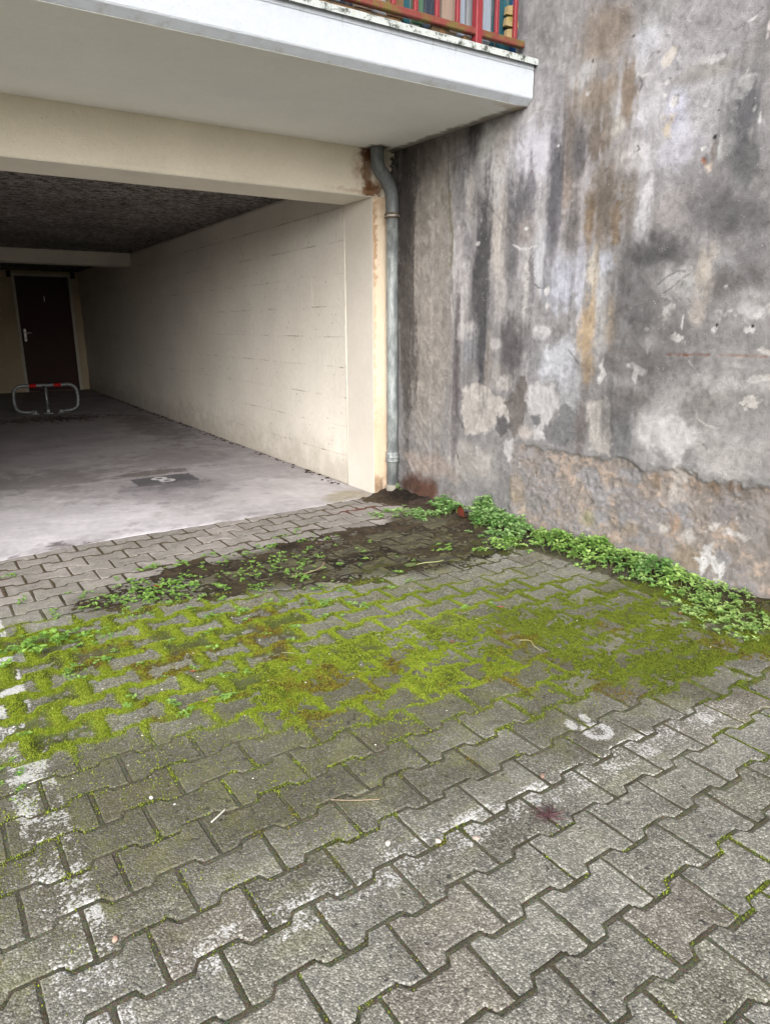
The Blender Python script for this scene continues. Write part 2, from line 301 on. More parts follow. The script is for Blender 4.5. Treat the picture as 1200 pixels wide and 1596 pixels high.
WALL_STROKES=[('e',0.356,1.54,0.289,1.145,(147,139,130),0.85,0.4,0.2,1),
('e',1.923,2.083,0.417,0.329,(158,156,160),0.8,0.6,0.3,0),
('e',1.202,1.798,0.598,0.546,(156,152,154),0.7,0.6,0.3,1),
('e',2.222,0.809,0.399,0.279,(152,149,147),0.8,0.6,0.3,0),
('e',2.216,1.476,0.437,0.229,(136,132,132),0.6,0.6,0.4,0),
('e',0.165,1.454,0.089,1.035,(92,84,79),0.8,0.5,0.6,1),
('e',0.12,1.943,0.061,0.379,(78,70,67),0.7,0.5,0.7,1),
('e',0.313,2.151,0.173,0.134,(104,97,90),0.75,0.6,0.4,0),
('e',0.153,2.069,0.1,0.204,(84,78,75),0.6,0.6,0.5,1),
('e',0.458,1.844,0.091,0.315,(150,143,134),0.5,0.6,0.4,1),
('e',0.449,0.269,0.284,0.065,(160,143,130),0.6,0.6,0.4,0),
('e',0.333,0.083,0.228,0.078,(104,66,45),0.85,0.6,0.4,0),
('e',0.188,0.102,0.11,0.057,(88,60,46),0.8,0.6,0.4,0),
('e',0.821,0.348,0.203,0.12,(152,147,142),0.8,0.4,0.3,0),
('e',0.756,2.172,0.079,0.098,(82,76,76),0.85,0.5,0.4,1),
('e',0.622,2.148,0.084,0.126,(120,113,106),0.6,0.5,0.4,1),
('e',0.876,2.077,0.076,0.121,(170,170,168),0.7,0.5,0.4,1),
('e',0.992,2.095,0.061,0.196,(158,152,146),0.6,0.5,0.4,1),
('e',1.22,2.015,0.144,0.121,(176,175,186),0.8,0.6,0.4,1),
('e',0.698,1.959,0.082,0.212,(125,124,128),0.7,0.5,0.5,1),
('e',0.742,1.876,0.041,0.144,(172,166,162),0.7,0.5,0.5,1),
('e',0.824,1.84,0.053,0.084,(112,106,106),0.8,0.5,0.5,1),
('e',0.909,1.927,0.089,0.131,(166,163,163),0.7,0.5,0.4,1),
('e',1.145,1.806,0.099,0.158,(108,106,112),0.85,0.45,0.5,1),
('e',1.167,1.637,0.081,0.072,(142,132,128),0.7,0.5,0.4,1),
('e',0.976,1.615,0.076,0.209,(172,163,155),0.7,0.5,0.4,1),
('e',0.853,1.497,0.06,0.287,(100,95,97),0.9,0.4,0.5,1),
('e',0.677,1.419,0.072,0.318,(168,163,163),0.7,0.5,0.4,1),
('e',0.726,1.603,0.031,0.088,(122,122,128),0.6,0.5,0.4,1),
('e',1.376,1.79,0.042,0.248,(108,105,113),0.8,0.5,0.5,1),
('e',1.455,1.937,0.03,0.217,(150,130,110),0.7,0.5,0.5,1),
('e',1.493,1.605,0.051,0.127,(112,106,104),0.75,0.5,0.5,1),
('e',1.301,1.491,0.056,0.143,(172,172,178),0.75,0.5,0.4,1),
('e',1.461,1.372,0.094,0.14,(160,162,176),0.8,0.5,0.4,1),
('e',1.209,1.352,0.029,0.206,(170,165,162),0.7,0.5,0.4,1),
('e',1.111,1.397,0.048,0.167,(130,126,128),0.7,0.5,0.5,1),
('e',1.243,1.366,0.025,0.163,(118,115,118),0.7,0.5,0.5,1),
('e',1.013,1.402,0.05,0.221,(164,157,152),0.6,0.5,0.4,1),
('e',0.653,0.874,0.033,0.408,(106,99,102),0.8,0.5,0.5,1),
('e',0.759,1.133,0.085,0.065,(170,165,164),0.7,0.5,0.4,0),
('e',0.806,1.023,0.084,0.093,(128,129,134),0.8,0.5,0.4,1),
('e',0.885,1.016,0.03,0.201,(88,86,92),0.85,0.4,0.4,1),
('e',0.932,0.962,0.029,0.164,(142,132,122),0.7,0.5,0.4,1),
('e',1.109,1.03,0.087,0.149,(108,102,103),0.9,0.5,0.5,1),
('e',0.993,1.063,0.045,0.04,(160,155,154),0.8,0.4,0.5,0),
('e',1.002,0.892,0.078,0.063,(145,140,136),0.8,0.5,0.4,0),
('e',1.223,0.964,0.042,0.138,(166,163,164),0.7,0.5,0.4,1),
('e',1.339,1.127,0.062,0.045,(176,174,176),0.8,0.25,0.2,0),
('e',1.315,0.985,0.091,0.101,(140,138,142),0.7,0.5,0.4,0),
('e',1.46,0.982,0.108,0.139,(164,166,174),0.8,0.5,0.4,0),
('e',1.551,0.782,0.063,0.164,(146,146,150),0.7,0.5,0.4,1),
('p',[(0.715,0.791),(0.829,0.832),(0.926,0.824),(0.995,0.777),(1.067,0.769),(1.123,0.692),(1.12,0.637),(1.042,0.647),(1.018,0.598),(0.953,0.552),(0.755,0.519),(0.722,0.615)],(168,161,154),0.85,0.009,0.02,0),
('e',1.082,0.843,0.051,0.04,(176,170,166),0.8,0.4,0.5,0),
('p',[(1.168,0.883),(1.228,0.887),(1.25,0.827),(1.25,0.739),(1.242,0.667),(1.211,0.583),(1.176,0.546),(1.151,0.548),(1.132,0.656),(1.089,0.725),(1.112,0.773),(1.161,0.794)],(112,104,100),0.9,0.009,0.02,0),
('p',[(1.029,0.636),(1.08,0.656),(1.121,0.618),(1.112,0.562),(1.061,0.532),(1.02,0.56)],(98,95,97),0.9,0.009,0.02,0),
('p',[(1.266,0.846),(1.335,0.867),(1.382,0.845),(1.448,0.857),(1.485,0.801),(1.484,0.743),(1.438,0.696),(1.42,0.642),(1.387,0.621),(1.397,0.561),(1.333,0.57),(1.304,0.638),(1.325,0.676),(1.263,0.723),(1.247,0.774)],(170,167,168),0.85,0.009,0.02,0),
('p',[(1.302,0.673),(1.337,0.677),(1.357,0.644),(1.33,0.614),(1.298,0.638)],(108,106,110),0.9,0.009,0.02,0),
('p',[(1.419,0.651),(1.483,0.692),(1.489,0.743),(1.52,0.762),(1.586,0.735),(1.612,0.672),(1.621,0.573),(1.517,0.533),(1.415,0.554),(1.383,0.603)],(112,111,114),0.85,0.009,0.02,0),
('e',1.26,0.58,0.06,0.036,(168,158,152),0.7,0.5,0.4,0),
('p',[(1.088,0.526),(1.164,0.531),(1.205,0.49),(1.202,0.434),(1.134,0.405),(1.085,0.464)],(172,170,170),0.75,0.009,0.02,0),
('e',1.624,2.435,0.152,0.11,(136,122,108),0.8,0.6,0.4,0),
('e',1.53,2.292,0.085,0.047,(160,159,160),0.8,0.5,0.4,0),
('e',1.595,2.184,0.12,0.068,(150,132,112),0.8,0.5,0.4,1),
('e',1.765,2.132,0.038,0.111,(134,114,92),0.85,0.4,0.5,1),
('e',1.702,2.12,0.031,0.053,(188,188,194),0.8,0.5,0.4,1),
('e',1.62,2.005,0.083,0.09,(116,102,90),0.9,0.4,0.5,1),
('e',1.518,1.996,0.044,0.106,(118,117,124),0.8,0.5,0.4,1),
('e',1.724,2.031,0.053,0.047,(184,180,172),0.75,0.5,0.5,0),
('e',1.806,1.89,0.111,0.074,(186,185,188),0.9,0.4,0.4,0),
('e',1.864,2.046,0.074,0.077,(172,171,177),0.8,0.5,0.4,0),
('e',1.848,2.34,0.073,0.081,(172,172,180),0.8,0.5,0.4,0),
('e',2.021,2.012,0.053,0.081,(166,166,182),0.7,0.5,0.4,0),
('e',2.051,1.884,0.091,0.075,(170,169,180),0.7,0.5,0.4,0),
('e',1.98,1.978,0.023,0.044,(176,162,138),0.7,0.5,0.4,0),
('e',1.885,2.43,0.102,0.055,(142,142,142),0.6,0.6,0.4,0),
('e',2.179,2.317,0.17,0.08,(146,143,145),0.7,0.6,0.4,0),
('e',2.167,2.154,0.139,0.035,(140,136,130),0.6,0.5,0.4,0),
('e',2.347,2.145,0.057,0.083,(132,130,128),0.6,0.5,0.4,0),
('e',2.32,1.971,0.039,0.086,(104,104,110),0.85,0.5,0.4,1),
('e',2.345,1.785,0.052,0.088,(112,112,114),0.8,0.5,0.4,1),
('e',2.204,1.85,0.013,0.054,(128,118,112),0.8,0.5,0.4,1),
('e',2.175,2.191,0.041,0.015,(180,178,180),0.8,0.5,0.4,0),
('e',2.257,1.858,0.037,0.048,(172,172,170),0.75,0.4,0.7,0),
('e',2.302,2.058,0.029,0.031,(184,183,181),0.9,0.25,0.6,0),
('e',2.267,2.039,0.017,0.017,(178,177,176),0.8,0.3,0.3,0),
('p',[(1.928,2.24),(1.944,2.271),(1.968,2.288),(1.991,2.279),(1.994,2.251),(1.969,2.214),(1.935,2.214)],(176,169,160),0.9,0.004,0.006,0),
('e',2.004,2.071,0.017,0.022,(192,190,188),0.9,0.2,0.3,0),
('e',1.968,2.154,0.014,0.011,(176,174,174),0.8,0.3,0.3,0),
('e',1.962,2.106,0.008,0.006,(190,190,190),0.9,0.3,0.3,0),
('e',1.537,2.211,0.013,0.014,(196,194,192),0.9,0.3,0.5,0),
('e',2.167,1.815,0.01,0.014,(170,104,66),0.9,0.5,0.5,0),
('e',2.192,1.784,0.021,0.016,(186,168,150),0.7,0.5,0.5,0),
('e',2.154,1.865,0.016,0.009,(186,186,184),0.8,0.3,0.4,0),
('e',2.355,1.966,0.006,0.008,(182,182,182),0.9,0.3,0.3,0),
('e',2.266,1.943,0.008,0.012,(190,190,190),0.8,0.3,0.5,0),
('e',2.237,1.966,0.004,0.014,(190,190,190),0.8,0.3,0.5,0),
('e',2.382,1.93,0.005,0.019,(186,186,186),0.8,0.3,0.5,0),
('e',2.277,1.987,0.012,0.005,(190,190,190),0.8,0.3,0.5,0),
('e',2.371,2.228,0.007,0.033,(200,190,190),0.9,0.3,0.4,0),
('l',[(1.805,2.223),(1.83,2.21),(1.866,2.21)],0.006,(198,196,194),0.9,0.006),
('l',[(1.814,2.211),(1.835,2.178),(1.824,2.156)],0.006,(96,86,80),0.8,0.006),
('l',[(1.834,2.252),(1.878,2.283),(1.916,2.282)],0.004,(110,104,106),0.7,0.006),
('l',[(2.212,2.264),(2.286,2.274),(2.337,2.306)],0.004,(110,106,108),0.6,0.006),
('l',[(2.292,2.278),(2.315,2.289)],0.005,(192,190,190),0.8,0.006),
('l',[(1.839,1.936),(1.849,1.918),(1.837,1.911)],0.004,(80,74,76),0.9,0.006),
('l',[(1.662,1.847),(1.696,1.869),(1.702,1.854)],0.006,(64,56,56),0.9,0.006),
('e',2.2,1.898,0.008,0.01,(50,46,46),0.95,0.3,0.3,0),
('e',2.205,1.994,0.006,0.005,(70,66,66),0.9,0.3,0.3,0),
('e',1.771,2.379,0.006,0.005,(84,74,68),0.9,0.3,0.3,0),
('e',1.556,2.34,0.006,0.008,(84,78,74),0.9,0.3,0.3,0),
('e',1.604,1.666,0.043,0.167,(140,116,86),0.85,0.4,0.5,1),
('e',1.686,1.691,0.055,0.177,(122,110,100),0.85,0.5,0.5,1),
('e',1.756,1.613,0.027,0.127,(132,110,84),0.8,0.4,0.5,1),
('e',1.821,1.661,0.035,0.103,(134,126,120),0.7,0.5,0.5,1),
('e',1.899,1.631,0.042,0.135,(180,179,182),0.9,0.4,0.5,1),
('e',1.709,1.447,0.056,0.058,(176,180,194),0.9,0.4,0.4,1),
('e',1.701,1.331,0.047,0.096,(164,164,166),0.7,0.4,0.5,1),
('e',1.636,1.423,0.034,0.096,(186,176,160),0.8,0.4,0.5,1),
('e',1.632,1.144,0.049,0.169,(172,146,110),0.85,0.45,0.5,1),
('e',1.659,0.95,0.035,0.094,(150,128,100),0.75,0.5,0.5,1),
('e',1.771,1.182,0.037,0.148,(156,138,114),0.8,0.45,0.5,1),
('e',1.715,1.182,0.028,0.12,(160,157,152),0.6,0.5,0.5,1),
('e',1.57,1.397,0.03,0.174,(168,170,182),0.7,0.5,0.4,1),
('e',2.051,1.627,0.101,0.085,(146,140,138),0.7,0.5,0.4,0),
('e',2.215,1.595,0.085,0.081,(118,116,117),0.8,0.5,0.4,1),
('e',2.326,1.582,0.06,0.073,(108,107,108),0.8,0.5,0.4,0),
('e',2.425,1.512,0.057,0.12,(132,130,132),0.7,0.5,0.4,1),
('e',1.975,1.463,0.082,0.054,(96,94,95),0.85,0.5,0.5,0),
('e',1.83,1.397,0.053,0.142,(116,112,112),0.7,0.5,0.5,1),
('e',2.097,1.355,0.101,0.074,(158,156,154),0.85,0.5,0.5,0),
('e',2.227,1.387,0.043,0.129,(170,160,148),0.8,0.45,0.6,1),
('e',2.314,1.412,0.055,0.056,(150,150,152),0.7,0.5,0.4,0),
('e',2.305,1.319,0.042,0.064,(114,108,105),0.8,0.5,0.5,0),
('e',2.436,1.337,0.077,0.055,(112,108,108),0.7,0.5,0.5,0),
('e',2.42,1.264,0.079,0.056,(160,158,156),0.8,0.5,0.5,0),
('e',2.453,1.214,0.117,0.025,(172,170,169),0.8,0.5,0.5,0),
('e',1.936,1.209,0.119,0.092,(110,107,107),0.85,0.5,0.4,0),
('e',2.066,1.221,0.024,0.048,(170,166,162),0.7,0.4,0.5,1),
('e',2.121,1.145,0.07,0.062,(120,117,117),0.7,0.5,0.4,0),
('e',2.205,1.205,0.037,0.053,(160,150,142),0.7,0.5,0.5,0),
('e',2.427,1.108,0.093,0.038,(126,123,123),0.6,0.5,0.4,0),
('e',1.977,0.979,0.17,0.087,(116,111,110),0.8,0.5,0.4,0),
('e',2.155,0.987,0.108,0.062,(124,119,118),0.7,0.5,0.4,0),
('e',1.992,1.077,0.046,0.043,(166,165,165),0.8,0.4,0.5,0),
('e',2.131,1.097,0.035,0.026,(190,188,184),0.9,0.2,0.6,0),
('e',2.145,1.172,0.005,0.03,(196,194,192),0.9,0.3,0.4,0),
('e',1.972,1.145,0.013,0.011,(186,184,182),0.8,0.3,0.5,0),
('p',[(1.975,1.073),(2.003,1.088),(1.995,1.052),(1.984,1.03)],(182,182,180),0.9,0.004,0.006,0),
('p',[(1.716,0.968),(1.757,1.031),(1.744,0.969),(1.767,0.932),(1.734,0.876),(1.708,0.89),(1.737,0.946)],(172,171,169),0.85,0.004,0.006,0),
('p',[(1.881,0.983),(1.911,0.995),(1.944,0.971),(1.988,0.958),(1.991,0.933),(1.938,0.941),(1.934,0.896),(1.914,0.917),(1.915,0.954)],(170,168,165),0.85,0.004,0.006,0),
('p',[(2.472,1.067),(2.509,1.077),(2.537,1.059),(2.539,1.047),(2.506,1.052)],(174,169,164),0.85,0.004,0.006,0),
('p',[(2.449,0.941),(2.48,0.962),(2.549,0.972),(2.553,0.947),(2.484,0.93)],(170,166,163),0.85,0.004,0.008,0),
('e',2.299,1.145,0.017,0.014,(176,174,172),0.8,0.3,0.4,0),
('e',2.301,1.16,0.006,0.007,(40,36,36),0.95,0.3,0.3,0),
('e',2.449,1.142,0.02,0.011,(184,182,180),0.8,0.3,0.4,0),
('e',2.455,1.158,0.005,0.006,(50,46,46),0.95,0.3,0.3,0),
('e',2.326,1.319,0.007,0.006,(184,182,180),0.9,0.3,0.3,0),
('l',[(1.766,1.043),(1.884,1.038)],0.007,(140,108,84),0.6,0.006),
('l',[(2.086,1.035),(2.149,1.037),(2.262,1.037),(2.284,1.038)],0.006,(140,78,50),0.9,0.006),
('l',[(2.327,1.039),(2.409,1.041),(2.527,1.04)],0.006,(140,100,78),0.6,0.006),
('l',[(2.004,1.339),(2.049,1.371),(2.093,1.388),(2.132,1.386)],0.004,(106,102,102),0.8,0.006),
('l',[(2.033,1.297),(2.085,1.329),(2.127,1.36),(2.156,1.371)],0.004,(106,102,102),0.8,0.006),
('l',[(2.116,1.321),(2.129,1.347),(2.099,1.341)],0.004,(106,102,102),0.6,0.006),
('l',[(2.199,1.009),(2.233,0.97),(2.251,0.95)],0.003,(180,178,176),0.8,0.006),
('e',1.9,0.795,0.134,0.098,(118,113,111),0.8,0.5,0.4,0),
('e',1.889,0.632,0.064,0.093,(118,117,120),0.85,0.4,0.5,1),
('p',[(1.658,0.791),(1.798,0.806),(1.813,0.741),(1.803,0.7),(1.827,0.648),(1.833,0.536),(1.685,0.54),(1.697,0.632),(1.67,0.711)],(164,157,150),0.85,0.009,0.02,0),
('e',1.638,0.666,0.041,0.123,(116,108,106),0.8,0.4,0.5,1),
('e',2.112,0.667,0.122,0.11,(174,171,170),0.85,0.5,0.5,0),
('e',2.25,0.576,0.031,0.043,(124,122,122),0.7,0.4,0.5,0),
('e',2.295,0.829,0.109,0.068,(132,127,124),0.7,0.5,0.5,0),
('e',2.476,0.792,0.1,0.079,(134,131,129),0.6,0.5,0.5,0),
('e',2.464,0.622,0.136,0.074,(160,155,152),0.7,0.5,0.5,0),
('e',2.486,0.862,0.022,0.023,(180,174,168),0.9,0.2,0.7,0),
('l',[(2.237,0.817),(2.257,0.77),(2.306,0.74),(2.365,0.733)],0.004,(176,172,170),0.8,0.006),
('l',[(2.298,0.655),(2.322,0.637)],0.005,(90,86,86),0.9,0.006),
('l',[(2.243,0.701),(2.303,0.706)],0.004,(178,174,172),0.8,0.006),
('l',[(2.548,0.695),(2.583,0.679)],0.004,(178,174,172),0.8,0.006),
('e',0.857,1.401,0.075,0.475,(84,82,86),0.75,0.6,0.5,1),
('e',1.088,1.588,0.063,0.197,(92,90,94),0.6,0.6,0.5,1),
('e',1.364,1.806,0.042,0.346,(96,94,100),0.6,0.6,0.5,1),
('e',1.489,2.002,0.079,0.157,(88,86,90),0.6,0.6,0.5,1),
('e',1.157,1.049,0.109,0.19,(92,88,90),0.6,0.6,0.5,1),
('e',1.858,1.296,0.123,0.272,(100,98,99),0.6,0.7,0.5,1),
('e',2.28,1.934,0.067,0.176,(98,97,101),0.6,0.7,0.5,1),
('e',2.283,1.605,0.151,0.111,(102,100,102),0.6,0.7,0.5,0),
('e',2.005,1.481,0.144,0.081,(90,88,90),0.6,0.6,0.5,0),
('e',2.057,1.011,0.195,0.156,(108,104,104),0.6,0.7,0.5,0),
('e',2.389,1.401,0.119,0.135,(104,101,102),0.5,0.7,0.5,0),
('e',1.844,0.713,0.092,0.14,(96,95,97),0.6,0.6,0.5,1),
('e',1.686,1.789,0.128,0.252,(116,103,88),0.6,0.7,0.5,1),
('e',1.597,2.157,0.148,0.163,(128,116,102),0.5,0.7,0.5,1),
('l',[(0.521,2.217),(0.544,2.179),(0.549,2.007),(0.563,1.875),(0.588,1.704),(0.585,1.561),(0.598,1.377),(0.627,1.19)],0.003,(84,79,77),0.7,0.008),
('l',[(0.562,1.919),(0.579,1.651),(0.579,1.516)],0.016,(122,116,78),0.6,0.01),
('l',[(0.634,1.19),(0.656,1.0),(0.656,0.787),(0.677,0.61),(0.74,0.537)],0.012,(96,88,88),0.7,0.012),
('l',[(0.547,2.085),(0.638,2.099),(0.686,2.103),(0.751,2.132)],0.0025,(84,79,77),0.7,0.006),
('l',[(0.652,2.101),(0.681,2.037),(0.757,1.995),(0.786,1.945),(0.816,1.866),(0.903,1.797),(0.988,1.729),(1.049,1.641),(1.113,1.574)],0.0025,(84,79,77),0.7,0.006),
('l',[(1.1,1.583),(1.161,1.559),(1.224,1.557),(1.274,1.564)],0.006,(192,188,186),0.9,0.006),
('l',[(1.253,1.382),(1.289,1.356),(1.356,1.341)],0.004,(84,79,77),0.8,0.006),
('e',1.359,1.341,0.013,0.018,(190,188,186),0.95,0.3,0.4,0),
('e',0.81,1.615,0.019,0.012,(178,174,172),0.9,0.3,0.4,0),
('e',1.363,1.253,0.01,0.019,(190,186,182),0.9,0.3,0.4,0),
('e',1.206,1.931,0.009,0.009,(130,60,50),0.8,0.4,0.4,0),
('e',1.378,2.019,0.01,0.007,(192,192,196),0.9,0.3,0.4,0),
('e',1.189,1.655,0.009,0.008,(196,196,196),0.9,0.3,0.4,0),
('l',[(1.298,2.052),(1.305,1.963)],0.007,(188,184,184),0.6,0.006),
('l',[(1.519,1.04),(1.563,1.002),(1.586,0.979)],0.005,(110,104,100),0.8,0.006),
('l',[(0.652,0.466),(0.669,0.407),(0.718,0.311)],0.006,(90,84,82),0.7,0.006)]
BAND_EDGE=[(1.15,0.091),(1.131,0.235),(1.166,0.344),(1.189,0.46),(1.206,0.511),(1.313,0.518),(1.407,0.509),(1.634,0.514),(1.819,0.505),(1.921,0.537),(2.001,0.489),(2.071,0.513),(2.21,0.515),(2.32,0.499),(2.47,0.514),(2.612,0.512),(2.853,0.512)]
BAND_STROKES=[('e',2.084,0.458,0.033,0.083,(122,100,76),0.6,0.6,0.8,0),
('e',2.376,0.474,0.043,0.035,(128,104,80),0.55,0.6,0.8,0),
('e',2.467,0.491,0.062,0.021,(118,100,84),0.8,0.5,0.5,0),
('e',2.203,0.434,0.071,0.089,(172,164,158),0.85,0.4,0.6,0),
('e',2.539,0.47,0.04,0.04,(124,114,106),0.7,0.5,0.5,0),
('e',2.425,0.368,0.071,0.063,(134,127,127),0.8,0.5,0.5,0),
('e',2.571,0.33,0.079,0.102,(140,133,131),0.7,0.5,0.5,0),
('e',1.712,0.351,0.06,0.038,(138,135,137),0.8,0.35,0.7,0),
('e',1.798,0.291,0.058,0.037,(138,135,137),0.8,0.35,0.7,0),
('e',1.929,0.236,0.055,0.036,(138,135,137),0.8,0.35,0.7,0),
('e',1.795,0.214,0.059,0.038,(138,135,137),0.8,0.35,0.7,0),
('e',2.029,0.153,0.053,0.036,(138,135,137),0.8,0.35,0.7,0),
('e',1.698,0.399,0.061,0.038,(138,135,137),0.8,0.35,0.7,0),
('e',1.925,0.455,0.054,0.035,(138,135,137),0.8,0.35,0.7,0),
('e',2.117,0.317,0.05,0.034,(138,135,137),0.8,0.35,0.7,0),
('e',2.268,0.289,0.046,0.033,(138,135,137),0.8,0.35,0.7,0),
('e',2.451,0.169,0.043,0.032,(138,135,137),0.8,0.35,0.7,0),
('e',2.23,0.341,0.047,0.033,(138,135,137),0.8,0.35,0.7,0),
('e',1.869,0.363,0.056,0.036,(138,135,137),0.8,0.35,0.7,0),
('e',2.159,0.24,0.041,0.031,(178,172,168),0.8,0.4,0.7,0),
('e',2.284,0.224,0.069,0.045,(172,166,162),0.8,0.4,0.7,0),
('e',2.293,0.142,0.062,0.06,(132,118,100),0.7,0.5,0.6,0),
('e',2.386,0.151,0.029,0.059,(192,190,190),0.85,0.4,0.7,0),
('e',2.444,0.108,0.029,0.029,(196,194,194),0.85,0.4,0.7,0),
('e',2.449,0.294,0.049,0.028,(182,176,172),0.85,0.4,0.8,0),
('e',1.972,0.18,0.054,0.032,(150,132,112),0.5,0.6,0.8,0),
('e',2.215,0.261,0.024,0.038,(160,134,114),0.8,0.4,0.5,0),
('e',1.292,0.466,0.066,0.041,(136,131,131),0.75,0.35,0.7,0),
('e',1.416,0.386,0.063,0.04,(136,131,131),0.75,0.35,0.7,0),
('e',1.239,0.338,0.068,0.042,(136,131,131),0.75,0.35,0.7,0),
('e',1.48,0.299,0.061,0.04,(136,131,131),0.75,0.35,0.7,0),
('e',1.37,0.204,0.065,0.041,(136,131,131),0.75,0.35,0.7,0),
('e',1.716,0.188,0.051,0.043,(140,138,104),0.6,0.5,0.6,0),
('e',1.207,0.247,0.05,0.056,(160,140,112),0.35,0.6,0.8,0)]
# ---- dimensions (metres): x along the facade, y into the garage, z up; origin at the foot of the garage pier
ZB, ZS, ZC, YB, YE, DB = 1.964, 2.238, 2.135, .358, -1.196, 10.386
XL, XF = -3.5, -5.1      # unseen garage side, moved in to darken the interior; building side
def xw(y): return .155-.05*y          # face of the old retaining wall
def floor_edge(x): return -.035-.075*np.clip(-x, 0, 1)-.10*sstep(-1.9, -2.6, x)

# ------------------------------------------------------------------ paver lattice
P_, CH, AMP = .2003, .1275, .0105
TH = R(1.7); LO = (-1.616, -3.397)
def to_lat(x, y):
    dx, dy = x-LO[0], y-LO[1]; return math.cos(TH)*dx+math.sin(TH)*dy, -math.sin(TH)*dx+math.cos(TH)*dy
def from_lat(X, Y): return LO[0]+math.cos(TH)*X-math.sin(TH)*Y, LO[1]+math.sin(TH)*X+math.cos(TH)*Y
def wave(ph):
    f = ph-np.floor(ph); f = np.minimum(f, 1-f); return -AMP+2*AMP*sstep(.215, .285, f)
def joint_dist(x, y):
    X, Y = to_lat(x, y); k = np.round(Y/CH); dW = np.abs(Y-k*CH-wave(X/P_-.5*k))
    c = np.floor(Y/CH); kk = np.round(Y/CH); below = Y < kk*CH+wave(X/P_-.5*kk); c = np.where(below, kk-1, kk)
    f = X/P_-.5*c; f = f-np.floor(f); dS = np.minimum(f, 1-f)*P_
    return np.minimum(dW, dS)

# zones on the ground
Z_SOIL = [(-2.30, -.86), (-1.93, -.80), (-1.45, -.74), (-.82, -.60), (-.2, -.66), (.1, -1.0), (.02, -1.5), (-.3, -1.66), (-.62, -1.62), (-1.02, -1.48), (-1.46, -1.34), (-1.88, -1.30), (-2.23, -1.10)]
Z_JM = [(-2.6, -1.12), (-1.95, -1.25), (-1.4, -1.38), (-.95, -1.55), (-.45, -1.72), (-.1, -1.95), (.12, -2.3), (.2, -3.0), (-.4, -3.02), (-1.0, -2.72), (-1.5, -2.55), (-2.1, -2.25), (-2.6, -2.2)]
Z_CP = [(-1.75, -1.95), (-1.45, -1.90), (-1.05, -1.86), (-.75, -1.98), (-.35, -2.05), (-.1, -2.3), (.12, -2.5), (.2, -2.95), (-.1, -3.02), (-.45, -2.92), (-.95, -2.76), (-1.2, -2.6), (-1.5, -2.55), (-1.9, -2.42), (-1.85, -2.15)]
def ground_fields(x, y):
    jd = joint_dist(x, y); n1 = fbm(x*4, y*4, 1, 4); n2 = fbm(x*16, y*16, 2, 4); n3 = fbm(x*70, y*70, 3, 3)
    soil = sstep(-.10, .10, poly_sd(Z_SOIL, x, y)+n1*.07+n2*.03)
    jm = sstep(-.12, .12, poly_sd(Z_JM, x, y)+n1*.09)
    cp = sstep(-.22, .16, poly_sd(Z_CP, x, y)+n1*.12)
    wallbank = sstep(-.26, -.03, x-xw(y)+n2*.02)
    far = sstep(-1.0, -.7, y+n1*.1)
    return jd, n1, n2, n3, soil, jm, cp, wallbank, far
def carpet_mask(cp, n2, n3, x, y):
    m = n2*.65+n3*.55+fbm(x*7, y*7, 21, 3)*.45
    return sstep(.62, .25, (1-cp)*1.2-m*.75+.40)
